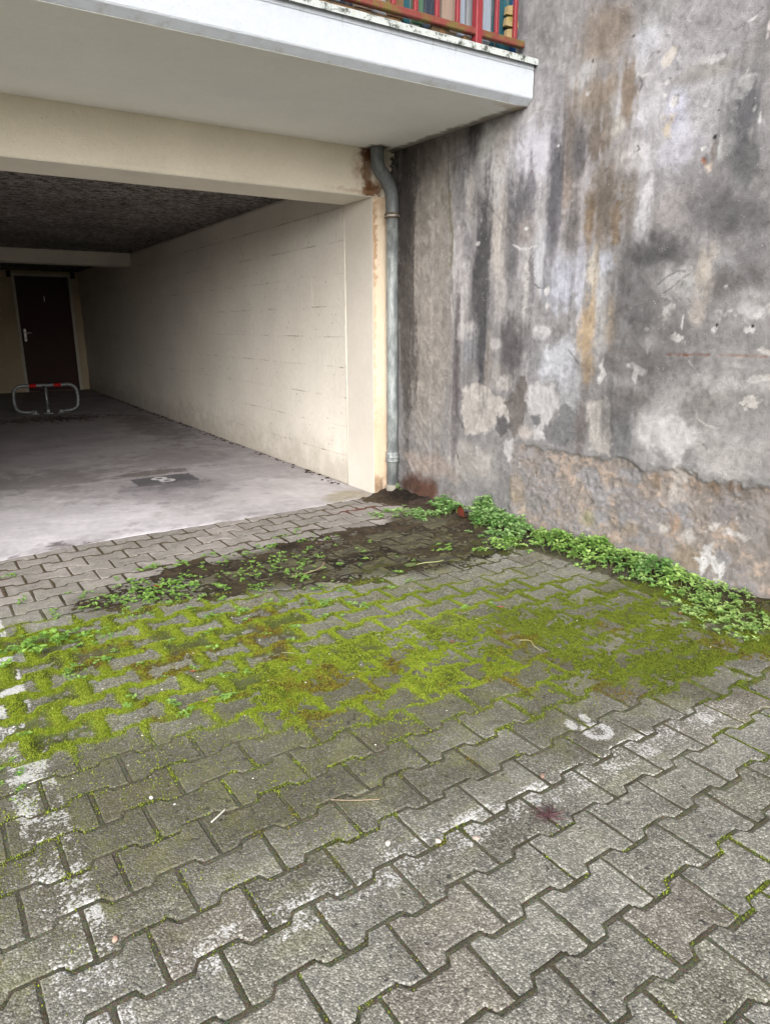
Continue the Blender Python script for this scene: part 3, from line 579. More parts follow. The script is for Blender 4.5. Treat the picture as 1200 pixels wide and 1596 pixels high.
def sheet(x, y):
    """height and colour of what lies between and over the pavers: sand, soil, moss beds"""
    jd, n1, n2, n3, soil, jm, cp, bank, far = ground_fields(x, y)
    h = -.0012+n2*.0008+n3*.0006
    edge = np.exp(-(jd/.010)**2)
    wid = np.exp(-(jd/(.010+.010*sstep(-1.0, -1.9, x)))**2)
    h = h+jm*(.0003+.0075*wid*np.clip(.9+n2*.7+n3*.3, 0, 1.5))
    cm = carpet_mask(cp, n2, n3, x, y)
    h = np.maximum(h, -.0035+cm*.0062+n3*.0012-(1-cp)*.01)
    sm = soil*np.clip(.55+n1*.45+n2*.35+n3*.12+.35*np.exp(-(((x+.55)/.6)**2+((y+1.1)/.35)**2)), 0, 1.4)
    h = h+soil*(.0008+.0016*np.clip(.2+.5*n1+.5*n2+1.1*n3, -.5, 1.5))
    h = h+far*np.clip(.45+n1*.7+n2*.5, 0, 1)*.0048*np.exp(-(jd/(.009+.012*np.clip(n1, 0, 1)))**2)
    mound = np.exp(-(((x-.05)/.20)**2+((y+.16)/.17)**2))
    h = h+bank*(.045+.02*n1)+bank*n2*.008+mound*(.010+.008*n2)
    clear = 1-np.clip(np.maximum.reduce([soil, cp, jm, bank, mound*1.5]), 0, 1); h = h-.009*clear*sstep(.005, .013, jd)
    # colour
    sand = lin((116, 114, 98)); mud = lin((88, 85, 68)); dark = lin((46, 41, 35)); brown = lin((96, 84, 68)); green = lin((126, 144, 34)); olive = lin((94, 104, 38)); lime = lin((154, 172, 52)); rust = lin((104, 74, 40))
    def L(a, b, t): return a+(b-a)*np.clip(t, 0, 1)[..., None]
    c = L(np.broadcast_to(sand, x.shape+(3,)).copy(), mud, .55+n2*.5)
    c = L(c, olive, sstep(-.35, .6, n1+n2*.4)*.75*sstep(-2.4, -1.2, x))      # greenish joints towards the wall side
    c = L(c, brown, far*.9)
    g = L(L(np.broadcast_to(green, x.shape+(3,)).copy(), olive, sstep(-.1, .7, n2+n3*.5)), lime, sstep(.2, .9, -n1+n3*.5)*.7)
    g = L(g, rust, sstep(.35, .85, fbm(x*5+3, y*5, 31, 4)+n3*.2)*.75)
    g = L(g, olive*.8, sstep(-1.3, -.6, x+.2*n1)*.6); g = L(g, dark, sstep(.25, .7, n3+.2*n2)*.55)
    c = L(c, g, np.maximum(jm*np.clip(.3+wid, 0, 1), cm*cp))
    sc = L(np.broadcast_to(dark, x.shape+(3,)).copy(), brown*.75, .5+n2*.7+n1*.3)
    sc = L(sc, olive*.8, sstep(.1, .8, n2*.6+n3*.5+fbm(x*6, y*6, 44, 3)*.6)*.75*sstep(-.9, -1.4, y))
    c = L(c, sc, soil*(1-jm*edge*.5))
    purple = lin((84, 68, 64)); c = L(c, L(np.broadcast_to(purple, x.shape+(3,)).copy(), dark, .5+n3*.8), bank*(1-cp*.3))
    wet = np.exp(-(((x-.09)/.15)**2+((y+.22)/.2)**2)); c = L(c, dark*.7, wet*1.1)
    red = np.exp(-(((x+.32)/.16)**2+((y+.30)/.07)**2)); c = L(c, lin((110, 74, 64)), red*1.2+n3*.1*red); h = h+red*(.007+n3*.003)
    return h, c

# ------------------------------------------------------------------ ground
def mat_soil():
    m = Mat('soil_and_moss_bed', .95, .15); c = m.attr(); n = m.noise(260, 4, .7); v = m.voro(420, 'Color')
    c = mul(m, c, m.rng(n, .2, .8, .55, 1.4, False)); c = m.mix(.35, c, m.mix(1.0, c, v, 'OVERLAY'))
    return m.out(c, normal=m.bump(m.math('ADD', n, m.noise(700, 2)), 1.0, .006))
def mat_ground():
    m = Mat('yard_ground', .95, .1); n = m.noise(1.3, 6); return m.out(m.mix(n, rgba((112, 106, 96)), rgba((84, 82, 70))), normal=m.bump(m.noise(60, 4), .5, .01))
M_SOIL = mat_soil()
gs = 400
mesh_obj('ground', [(-gs, -gs, -.06), (gs, -gs, -.06), (gs, gs, -.06), (-gs, gs, -.06)], [(0, 1, 2, 3)], mat_ground(), kind='structure')

paving = empty('paved_yard', (0, 0, 0), kind='structure')
bx0, by0, bx1, by1 = -8.0, -9.0, .62, .02
mesh_obj('bedding_sand', [(bx0, by0, -.012), (bx1, by0, -.012), (bx1, by1, -.012), (bx0, by1, -.012)], [(0, 1, 2, 3)], mat_plain('bedding_sand', (92, 88, 76), .95, 0, .3, 90, .8), parent=paving)
S = .0058
gx = np.arange(-3.05, .40, S); gy = np.arange(-3.95, .06, S)
GX, GY = np.meshgrid(gx, gy); HH, CC = sheet(GX, GY)
def look(A, x, y):
    fx = np.clip((np.asarray(x)-gx[0])/S_G, 0, len(gx)-1.001); fy = np.clip((np.asarray(y)-gy[0])/S_G, 0, len(gy)-1.001); i = fx.astype(int); j = fy.astype(int); a = fx-i; b = fy-j
    return (A[j, i]*(1-a)+A[j, i+1]*a)*(1-b)+(A[j+1, i]*(1-a)+A[j+1, i+1]*a)*b
S_G = S; under = (GY > floor_edge(GX)+.012) & (GX < -.02); HH = np.where(under, -.02, HH)
idx = np.arange(GX.size).reshape(GX.shape)
FQ = np.stack([idx[:-1, :-1], idx[:-1, 1:], idx[1:, 1:], idx[1:, :-1]], -1)
keep = (GX[:-1, :-1] < xw(GY[:-1, :-1])+.05) & ~((GX[:-1, :-1]+GY[:-1, :-1]*0 < -2.75) & (GY[:-1, :-1] > -.3))
me = np_mesh('joint_soil', np.stack([GX, GY, HH], -1).reshape(-1, 3), FQ[keep])
obj_from('joint_soil', me, M_SOIL, True, CC.reshape(-1, 3), parent=paving, kind='stuff')

# pavers
def mat_paver():
    m = Mat('concrete_paver', .93, .2); p = m.pos(); X, Y, Z = m.sep(p)
    rnd = m.math('FRACT', m.math('ADD', m.N('ShaderNodeObjectInfo').outputs['Random'], m.N('ShaderNodeNewGeometry').outputs['Random Per Island']))
    rnd2 = m.math('FRACT', m.math('MULTIPLY', rnd, 37.7)); rnd3 = m.math('FRACT', m.math('MULTIPLY', rnd, 91.3))
    base = m.mix(rnd, rgba((118, 116, 110)), rgba((164, 163, 158)))
    base = m.mix(m.math('MULTIPLY', m.rng(rnd2, .8, .95), .35), base, rgba((136, 112, 102)))
    base = m.mix(m.math('MULTIPLY', m.rng(rnd3, .78, .95), .3), base, rgba((134, 134, 98)))
    far = m.rng(Y, -1.5, -.7)
    film = m.mix(rnd, rgba((164, 157, 154)), rgba((142, 137, 132)))
    base = m.mix(far, base, film)
    # exposed aggregate: coarse and fine grains
    VN = m.N('ShaderNodeTexVoronoi', {'Vector': p, 'Scale': 230}); va = m.sep(VN.outputs['Color']); vd = VN.outputs['Distance']; vb = m.sep(m.voro(420, 'Color'))
    agg = m.N('ShaderNodeValToRGB', {0: m.math('ADD', m.math('MULTIPLY', va[0], .62), m.math('MULTIPLY', vb[1], .38))}); cr = agg.color_ramp; cr.elements[0].position = .12; cr.elements[1].position = .9
    cr.elements[0].color = rgba((44, 43, 42)); cr.elements[1].color = rgba((222, 219, 210))
    for pos_, c_ in ((.35, (86, 84, 79)), (.55, (124, 121, 112)), (.72, (160, 158, 151))): e = cr.elements.new(pos_); e.color = rgba(c_)
    aggc = m.mix(.6, base, agg.outputs[0])
    aggc = mul(m, aggc, m.rng(vd, .3, .8, 1.06, .78))
    c = m.mix(m.rng(far, 0, 1, .9, .25, False), base, aggc)
    n1 = m.noise(5, 4, .6); n2 = m.noise(26, 4, .65); n3 = m.noise(120, 2, .6); nA = m.noise(9.5, 5, .68)
    c = mul(m, c, m.rng(n2, .25, .75, .72, 1.26, False)); c = mul(m, c, m.rng(n3, .25, .75, .82, 1.16, False)); c = mul(m, c, m.rng(nA, .3, .7, .78, 1.16, False))
    # grime: darker, browner stains, broad patch under the moss and to the left
    gz = m.math('MULTIPLY', m.rng(Y, -3.1, -2.55), m.rng(X, -.6, -1.3)); gz2 = m.math('MULTIPLY', m.rng(Y, -3.2, -2.7), m.rng(Y, -1.95, -2.35))
    gz = m.math('MULTIPLY', gz, m.rng(Y, -1.95, -2.35)); gz = m.math('MAXIMUM', gz, m.math('MULTIPLY', gz2, .75))
    grime = m.rng(m.math('ADD', m.math('ADD', n1, m.math('MULTIPLY', n2, .7)), m.math('MULTIPLY', gz, .36)), .84, 1.22)
    c = m.mix(m.math('MULTIPLY', grime, m.rng(far, 0, 1, .60, .3, False)), c, rgba((74, 69, 58)))
    # damp soil film on the pavers below the wall
    def zone(cx, cy, rx, ry):
        q = m.N('ShaderNodeMapping', {'Vector': m.N('ShaderNodeMapping', {'Vector': p, 'Location': (-cx, -cy, 0)}).outputs[0], 'Scale': (1/rx, 1/ry, 0)}).outputs[0]
        return m.rng(m.N('ShaderNodeVectorMath', {0: q}, operation='LENGTH').outputs['Value'], 1.25, .55)
    zs_ = m.math('MAXIMUM', m.math('MAXIMUM', m.math('MULTIPLY', zone(-1.80, -1.05, .52, .26), .6), m.math('MULTIPLY', zone(-1.15, -1.05, .60, .36), .9)), m.math('MAXIMUM', zone(-.50, -1.12, .62, .48), zone(-.05, -.75, .32, .3)))
    filmn = m.rng(m.math('ADD', m.math('ADD', m.math('MULTIPLY', zs_, .75), m.math('MULTIPLY', n1, .5)), m.math('MULTIPLY', m.math('ADD', n2, n3), .35)), .84, 1.26)
    c = m.mix(m.math('MULTIPLY', filmn, m.rng(zs_, 0, .4, 0, .84)), c, m.mix(m.rng(n2, .35, .7), rgba((38, 36, 30)), rgba((88, 82, 54))))
    # algae tint
    al = m.math('MULTIPLY', m.rng(nA, .47, .66), m.math('MULTIPLY', m.rng(Y, -.5, -1.2), m.rng(Y, -3.6, -2.6)))
    c = m.mix(m.math('MULTIPLY', al, .40), c, rgba((116, 116, 66)))
    al2 = m.rng(m.math('ADD', m.math('MULTIPLY', n3, .7), m.math('MULTIPLY', vb[2], .3)), .50, .62); mz = m.math('MULTIPLY', m.rng(Y, -3.15, -2.5), m.rng(Y, -1.3, -2.0)); c = m.mix(m.math('MULTIPLY', al2, m.math('ADD', .16, m.math('MULTIPLY', mz, .5))), c, rgba((88, 92, 40)))
    # black lichen
    li = m.math('MULTIPLY', m.rng(m.noise(38, 3, .8), .58, .65), m.rng(n1, .42, .55)); li = m.math('MULTIPLY', li, m.rng(far, 0, .6, 1, 0))
    c = m.mix(m.math('MULTIPLY', li, .75), c, rgba((46, 46, 49)))
    # worn white bay lines
    wob = m.math('MULTIPLY', m.math('SUBTRACT', n2, .5), .03)
    lx = m.math('ADD', m.math('ADD', X, wob), m.math('MULTIPLY', m.math('ADD', Y, 2.0), .022))       # follows the pavers
    l1 = m.math('MULTIPLY', m.rng(lx, -2.535, -2.52), m.rng(lx, -2.412, -2.427))
    wear1 = m.math('ADD', m.rng(Y, -2.05, -1.75, .34, .66), m.math('MULTIPLY', m.math('SUBTRACT', m.math('ADD', nA, m.math('MULTIPLY', n3, .6)), .8), 2.6))
    l1 = m.math('MULTIPLY', l1, m.rng(wear1, .15, .75))
    ly = m.math('ADD', m.math('ADD', Y, wob), .0)
    l2 = m.math('MULTIPLY', m.math('MULTIPLY', m.rng(ly, -3.085, -3.06), m.rng(ly, -2.965, -2.99)), m.math('MULTIPLY', m.rng(X, -2.5, -2.2), m.rng(X, -.45, -.7)))
    wear2 = m.math('ADD', .31, m.math('MULTIPLY', m.math('SUBTRACT', m.math('ADD', nA, m.math('MULTIPLY', n3, .6)), .8), 2.9))
    l2 = m.math('MULTIPLY', l2, m.rng(wear2, .1, .9))
    # worn stencilled figure eight: lower ring and two scraps of the upper one
    def ell(cx, cy, rx, ry, rot=0.0):
        q = m.N('ShaderNodeMapping', {'Vector': p, 'Location': (-cx, -cy, 0)}).outputs[0]
        if rot: q = m.N('ShaderNodeMapping', {'Vector': q, 'Rotation': (0, 0, rot)}).outputs[0]
        q = m.N('ShaderNodeMapping', {'Vector': q, 'Scale': (1/rx, 1/ry, 0)}).outputs[0]
        return m.math('ADD', m.N('ShaderNodeVectorMath', {0: q}, operation='LENGTH').outputs['Value'], m.math('MULTIPLY', m.math('SUBTRACT', n3, .5), .3))
    o1 = ell(-1.028, -2.905, .047, .047); ring = m.math('MULTIPLY', m.rng(o1, 1.2, .85), m.rng(o1, .2, .75, .3, 1.0))
    sc = m.math('MAXIMUM', m.rng(ell(-1.066, -2.839, .018, .030, .3), 1.25, .6), m.rng(ell(-1.003, -2.835, .016, .028, .3), 1.25, .6))
    fig = m.math('MAXIMUM', ring, sc)
    bl = m.math('MULTIPLY', m.rng(nA, .60, .72), m.rng(n3, .35, .6)); bl = m.math('MULTIPLY', bl, m.math('MULTIPLY', m.rng(Y, -2.5, -2.8), .55))
    wp = m.math('MAXIMUM', m.math('MAXIMUM', l1, l2), m.math('MAXIMUM', m.math('MULTIPLY', fig, .8), m.math('MULTIPLY', bl, .3)))
    wp = m.math('MULTIPLY', m.rng(m.math('ADD', wp, m.math('MULTIPLY', m.math('SUBTRACT', va[0], .5), .65)), .12, .90), m.rng(wp, .02, .25)); wp = m.math('MULTIPLY', wp, m.rng(m.math('MULTIPLY', m.rng(Y, -2.15, -1.8), m.rng(X, -2.2, -2.4)), 0, 1, .74, .9))
    c = m.mix(wp, c, m.mix(.25, rgba((222, 222, 224)), aggc))
    h = m.math('ADD', m.math('MULTIPLY', m.math('SUBTRACT', 1, vd), m.rng(far, 0, 1, 1, .15, False)), m.math('MULTIPLY', n2, .6))
    return m.out(c, normal=m.bump(h, .45, .004))
M_PAVER = mat_paver()
def paver_shape(rs):
    J = .0036; e = .0020
    def w_(f): return float(wave(np.array(f)))
    ph = [0, .21, .29, .71, .79, 1]
    bot = [(f*P_, w_(f)) for f in ph]; top = [(f*P_, CH+w_(f+.5)) for f in ph[::-1]]
    bot = [(x, y+J) for x, y in bot]; top = [(x, y-J) for x, y in top]
    pts = bot+top
    pts = [(min(max(x, J), P_-J)+rs.uniform(-e, e), y+rs.uniform(-e, e)) for x, y in pts]
    return pts
def paver_geo(rs):
    pts = paver_shape(rs); n = len(pts); cx, cy = P_/2, CH/2; b = .0040
    V = []; 
    A = np.array(pts)
    # inset outline
    ins = []
    for i in range(n):
        p0, p1, p2 = A[i-1], A[i], A[(i+1) % n]; d1 = p1-p0; d2 = p2-p1
        n1 = np.array([-d1[1], d1[0]])/np.hypot(*d1); n2 = np.array([-d2[1], d2[0]])/np.hypot(*d2); nn = n1+n2; nn /= max(np.dot(nn, nn)/2, .6)
        ins.append(p1+nn*b*rs.uniform(.8, 1.5))
    for q in ins: V.append((q[0]-cx, q[1]-cy, 0.0))
    for q in A: V.append((q[0]-cx, q[1]-cy, -.0032))
    for q in A: V.append((q[0]-cx, q[1]-cy, -.03))
    Fc = [tuple(range(n))]
    for i in range(n):
        j = (i+1) % n; Fc.append((n+i, n+j, j, i)); Fc.append((2*n+i, 2*n+j, n+j, n+i))
    return V, Fc
rs = np.random.RandomState(5); GEO = [paver_geo(rs) for _ in range(8)]
PM = []
for V, Fc in GEO:
    me = bpy.data.meshes.new('paver'); me.from_pydata(V, [], Fc); me.update(); me.materials.append(M_PAVER); PM.append(me)
cells = []
for c in range(-46, 28):
    for k in range(-34, 14):
        X = (k+.5*c+.5)*P_; Y = (c+.5)*CH; x, y = from_lat(X, Y)
        if x < -7.4 or y < -8.4 or x > xw(y)-.03 or y > float(floor_edge(np.array(x)))+.05: continue
        if x > xw(y)-.12 and y > -2.2: continue           # soil strip along the wall
        d = Vector((x, y, 0))-Vector(CAM_POS); zc = d.dot(F)
        px = 600+1088.4*d.dot(R2)/zc if zc > .2 else -1e4; py = 798-1088.4*d.dot(U2)/zc if zc > .2 else -1e4
        vis = zc > .2 and -45 < px < 1245 and 700 < py < 1660
        cells.append((not vis, zc, x, y))
cells.sort()
rest_v, rest_f = [], []
for i, (hid, zc, x, y) in enumerate(cells):
    gi = RS.randint(8); flip = RS.rand() < .5
    z = RS.normal(0, .0011); tx, ty = RS.normal(0, .0035, 2); rz = TH+RS.normal(0, .006)+(math.pi if flip else 0)
    if x < -2.2 and y > -2: z -= .001
    if i < 300 and not hid:
        o = bpy.data.objects.new('paver', PM[gi]); o.location = (x, y, z); o.rotation_euler = (tx, ty, rz); link(o, parent=paving)
    else:
        V, Fc = GEO[gi]; A = np.array(V); cz, sz = math.cos(rz), math.sin(rz); b0 = len(rest_v)
        B = np.stack([A[:, 0]*cz-A[:, 1]*sz+x, A[:, 0]*sz+A[:, 1]*cz+y, A[:, 2]+z+A[:, 1]*tx-A[:, 0]*ty], -1)
        rest_v.extend(B.tolist()); rest_f.extend([tuple(b0+q for q in f) for f in Fc])
mesh_obj('far_pavers', rest_v, rest_f, M_PAVER, parent=paving, kind='stuff')

# ------------------------------------------------------------------ garage floor (screed)
def mat_floor():
    m = Mat('garage_screed', .8, .3); c = m.attr(); n1 = m.noise(2.2, 6, .65); n2 = m.noise(17, 5, .65); n3 = m.noise(300, 3)
    c = mul(m, c, m.rng(n1, .25, .75, .74, 1.2, False)); c = mul(m, c, m.rng(n2, .25, .75, .86, 1.13, False)); c = m.mix(m.math('MULTIPLY', m.rng(m.noise(5.5, 6, .75, dist=.8), .56, .62), .28), c, rgba((196, 191, 194))); c = m.mix(m.math('MULTIPLY', m.rng(m.noise(3.7, 6, .7, dist=.5), .60, .66), .3), c, rgba((104, 96, 96))); c = mul(m, c, m.rng(n3, .2, .8, .9, 1.1, False))
    d = m.math('MULTIPLY', m.rng(m.voro(30, 'Distance'), .03, .07, 1, 0), m.rng(m.noise(3, 3), .5, .65)); c = m.mix(m.math('MULTIPLY', d, .7), c, rgba((60, 52, 48)))
    return m.out(c, m.rng(n2, .3, .7, .7, .9), m.bump(m.math('ADD', n2, n3), .25, .003))
fx = np.arange(XL, .001, .012); fy = np.concatenate([np.arange(0, 2.4, .012), np.arange(2.4, DB+.05, .06)])
FX, FY = np.meshgrid(fx, fy)
fc = np.broadcast_to(lin((164, 159, 162)), FX.shape+(3,)).copy(); fh = fbm(FX*2, FY*2, 8, 3)*.0015
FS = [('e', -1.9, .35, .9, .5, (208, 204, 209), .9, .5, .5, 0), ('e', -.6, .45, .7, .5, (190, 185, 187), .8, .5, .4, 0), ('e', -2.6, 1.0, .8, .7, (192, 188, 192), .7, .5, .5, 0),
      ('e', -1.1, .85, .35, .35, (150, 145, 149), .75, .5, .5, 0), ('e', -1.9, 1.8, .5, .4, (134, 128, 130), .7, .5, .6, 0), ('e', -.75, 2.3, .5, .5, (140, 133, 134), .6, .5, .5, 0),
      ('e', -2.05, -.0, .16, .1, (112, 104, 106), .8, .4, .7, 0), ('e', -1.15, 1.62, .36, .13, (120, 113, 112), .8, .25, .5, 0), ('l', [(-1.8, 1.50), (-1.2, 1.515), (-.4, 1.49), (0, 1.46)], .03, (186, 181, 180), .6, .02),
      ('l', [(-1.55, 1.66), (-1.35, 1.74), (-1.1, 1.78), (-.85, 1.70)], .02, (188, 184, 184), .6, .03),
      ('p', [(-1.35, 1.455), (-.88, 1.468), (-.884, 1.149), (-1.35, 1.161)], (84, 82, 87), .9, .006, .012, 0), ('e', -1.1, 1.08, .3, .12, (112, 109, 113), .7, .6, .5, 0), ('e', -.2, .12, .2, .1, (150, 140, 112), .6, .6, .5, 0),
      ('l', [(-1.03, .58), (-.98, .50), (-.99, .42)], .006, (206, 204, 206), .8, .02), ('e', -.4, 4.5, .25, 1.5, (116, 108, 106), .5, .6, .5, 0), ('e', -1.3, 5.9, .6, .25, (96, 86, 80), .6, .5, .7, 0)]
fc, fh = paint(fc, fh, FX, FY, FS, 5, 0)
fe = floor_edge(fx); YY = FY+fe[None, :]*(1-sstep(0, .5, FY))+fbm(FX*14, FY*0+.5, 9, 3)*.012*(1-sstep(0, .1, FY))
fh = fh+.0045-.004*(1-sstep(0, .05, FY))
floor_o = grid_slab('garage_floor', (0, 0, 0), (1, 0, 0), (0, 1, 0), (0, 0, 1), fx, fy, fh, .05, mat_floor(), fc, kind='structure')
co = np.empty(len(floor_o.data.vertices)*3, np.float32); floor_o.data.vertices.foreach_get('co', co); co = co.reshape(-1, 3); co[:FX.size, 1] = YY.ravel(); floor_o.data.vertices.foreach_set('co', co.ravel())

# ------------------------------------------------------------------ the building
bld = empty('garage_building', (0, 0, 0), label='cream and white building with an open garage bay under its balcony', cat='building')
M_CREAM = mat_plaster('cream_paint', (224, 219, 205), False, .07, 300, .5, .2)
# facade beam, roughcast, with rust beside the pipe
bu = np.concatenate([np.arange(XF-.25, -2.6, .06), np.arange(-2.6, .211, .008)]); bv = np.arange(ZB, ZS+.013, .006)
BU, BV = np.meshgrid(bu, bv); bc = np.broadcast_to(lin((236, 227, 209)), BU.shape+(3,)).copy(); bh = fbm(BU*40, BV*40, 4, 3)*.0012
bh = bh-.004*(1-sstep(ZB+.022, ZB+.03, BV))
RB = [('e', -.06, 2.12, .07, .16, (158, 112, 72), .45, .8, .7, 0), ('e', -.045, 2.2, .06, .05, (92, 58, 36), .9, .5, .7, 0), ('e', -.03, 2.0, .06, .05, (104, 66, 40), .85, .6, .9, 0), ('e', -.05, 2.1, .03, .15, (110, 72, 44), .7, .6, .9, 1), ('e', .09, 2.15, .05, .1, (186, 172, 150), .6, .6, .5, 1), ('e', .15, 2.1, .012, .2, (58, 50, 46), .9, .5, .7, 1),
      ('e', -.12, 1.985, .15, .012, (170, 140, 106), .35, .8, .4, 0)]
bc, bh = paint(bc, bh, BU, BV, RB, 6)
grid_slab('facade_beam', (0, 0, 0), (1, 0, 0), (0, 0, 1), (0, -1, 0), bu, bv, bh, YB, M_FACADE, bc, parent=bld)
# right-hand pier
pu = np.arange(0, .211, .007); pv = np.concatenate([np.arange(-.05, ZB-.004, .01), [ZB]])
PU, PV = np.meshgrid(pu, pv); pc = np.broadcast_to(lin((228, 210, 186)), PU.shape+(3,)).copy(); phh = fbm(PU*30, PV*30, 12, 3)*.001
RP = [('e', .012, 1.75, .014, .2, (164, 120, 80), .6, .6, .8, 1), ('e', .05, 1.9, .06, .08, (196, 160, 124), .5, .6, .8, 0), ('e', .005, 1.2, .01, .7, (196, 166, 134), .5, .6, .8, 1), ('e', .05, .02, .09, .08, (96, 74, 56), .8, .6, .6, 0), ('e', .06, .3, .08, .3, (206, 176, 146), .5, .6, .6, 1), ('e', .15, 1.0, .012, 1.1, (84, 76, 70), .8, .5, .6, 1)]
pc, phh = paint(pc, phh, PU, PV, RP, 9)
grid_slab('pier', (0, 0, 0), (1, 0, 0), (0, 0, 1), (0, -1, 0), pu, pv, phh, YB, M_FACADE, pc, parent=bld)
box('pier_reveal', (-.005, .003, -.01), (-.0005, YB+.004, ZB-.006), mat_plaster('reveal_paint', (211, 204, 194), False, .06, 260, .5, .35), .001, parent=bld)
box('beam_underside', (XL, .003, ZB-.005), (-.006, YB+.004, ZB-.0005), M_CREAM, .001, parent=bld)
# plaster bead where the pier meets the block wall
tube_obj('plaster_bead', [(.003, YB+.012, 0), (.001, YB+.012, ZB)], .011, M_CREAM, 10, parent=bld)

# block side wall
def mat_block():
    m = Mat('painted_blockwork', .9, .2); X, Y, Z = m.sep(m.pos()); n1 = m.noise(1.6, 5); n2 = m.noise(22, 5, .65); n3 = m.noise(260, 3, .65)
    c = mul(m, rgba((226, 220, 209)), m.rng(n1, .25, .75, .92, 1.06, False)); c = mul(m, c, m.rng(n2, .25, .75, .93, 1.06, False)); c = mul(m, c, m.rng(n3, .2, .8, .94, 1.06, False))
    dirt = m.math('MULTIPLY', m.rng(m.math('ADD', Z, m.math('MULTIPLY', m.math('SUBTRACT', m.noise(6, 5, .7), .5), .7)), .42, -.05), .5)
    c = m.mix(dirt, c, rgba((150, 140, 126)))
    d = m.math('MULTIPLY', m.rng(m.voro(26, 'Distance', vec=m.scale((1, 1, .7))), .10, .17, 1, 0), m.rng(m.noise(7, 3), .5, .62)); c = m.mix(m.math('MULTIPLY', d, .7), c, rgba((70, 62, 54)))
    ck = m.math('MULTIPLY', m.rng(m.math('ABSOLUTE', m.math('SUBTRACT', m.math('FRACT', m.math('DIVIDE', m.math('ADD', Z, m.math('MULTIPLY', m.math('SUBTRACT', n2, .5), .016)), .217)), .5)), .472, .492), m.rng(m.noise(3.0, 5, .75, vec=m.scale((1, 1, 3))), .50, .62))
    c = m.mix(m.math('MULTIPLY', ck, .42), c, rgba((104, 93, 80)))
    return m.out(c, normal=m.bump(m.math('SUBTRACT', m.math('ADD', n2, n3), m.math('MULTIPLY', ck, 1.5)), .55, .005))
M_BLOCK = mat_block()
wy = np.arange(YB, DB+.02, .04); wz = np.arange(-.05, ZC+.03, .03); WY, WZ = np.meshgrid(wy, wz)
wh = -.0038+.0062*sstep(-.35, .5, fbm(WY*2.2, WZ*3, 15, 4))+fbm(WY*9, WZ*9, 16, 3)*.0008
side = grid_slab('side_wall', (0, 0, 0), (0, 1, 0), (0, 0, 1), (-1, 0, 0), wy, wz, wh, .2, M_BLOCK, parent=bld)
bl_me = []
for L_ in (.5, .25):
    bm = bmesh.new(); bmesh.ops.create_cube(bm, size=1)
    for v in bm.verts: v.co = Vector((v.co.x*.06, v.co.y*(L_-.0012), v.co.z*(.217-.004)))
    bmesh.ops.bevel(bm, geom=[e for e in bm.edges if all(v.co.x < 0 for v in e.verts) and abs(e.verts[0].co.z-e.verts[1].co.z) < .01], offset=.0032, segments=1, affect='EDGES')
    me = bpy.data.meshes.new('block'); bm.to_mesh(me); bm.free(); me.materials.append(M_BLOCK); bl_me.append(me)
for r in range(9):
    y = YB+.03+(.25 if r % 2 else 0)
    if r % 2:
        o = bpy.data.objects.new('block', bl_me[1]); o.location = (.03+RS.normal(0, .0008), YB+.03+.125, .217*(r+.5)); link(o, parent=side)
    while y+.5 < DB+.2:
        o = bpy.data.objects.new('block', bl_me[0]); o.location = (.03+RS.normal(0, .0009), y+.25, .217*(r+.5)); o.rotation_euler = (RS.normal(0, .002), 0, RS.normal(0, .0012)); link(o, parent=side); y += .5
# ceiling of wood-wool boards
def mat_ceiling():
    m = Mat('wood_wool', 1.0, .05); v = m.scale((4, 11, 11)); n = m.noise(4.5, 6, .75, vec=v); n2 = m.noise(120, 4, .7); n3 = m.noise(1.2, 3)
    c = m.mix(m.rng(m.math('ADD', m.math('MULTIPLY', n, .6), m.math('MULTIPLY', n2, .4)), .43, .60), rgba((64, 60, 58)), rgba((198, 191, 185))); c = mul(m, c, m.rng(n3, .3, .7, .8, 1.1))
    return m.out(c, normal=m.bump(m.math('ADD', n, n2), 1.0, .02))
cx_ = np.linspace(XL-.05, .06, 120); cy_ = np.concatenate([np.arange(YB-.01, 3, .03), np.arange(3, DB+.05, .09)]); CX, CY = np.meshgrid(cx_, cy_)
grid_slab('ceiling', (0, 0, ZC), (1, 0, 0), (0, 1, 0), (0, 0, -1), cx_, cy_, fbm(CX*16, CY*16, 20, 3)*.004, .2, mat_ceiling(), parent=bld)
box('rear_beam', (XL, 6.335, 1.968), (-.001, 6.62, ZC+.02), M_CREAM, .008, parent=bld)
bw = box('back_wall', (XL, DB, -.05), (.2, DB+.25, 2.3), mat_plaster('cream_back_wall', (206, 190, 160), False, .08, 200, .5, .2), 0, parent=bld)
box('unseen_left_wall', (XL-.25, YB+.003, -.05), (XL, DB, 2.3), M_CREAM, 0, parent=bld)  # out of view, stands where it dims the garage interior
box('unseen_left_infill', (XF-.25, .001, -.05), (XL, YB, ZB), M_CREAM, .004, parent=bld)  # unseen infill, added to close the front and keep light out of the garage
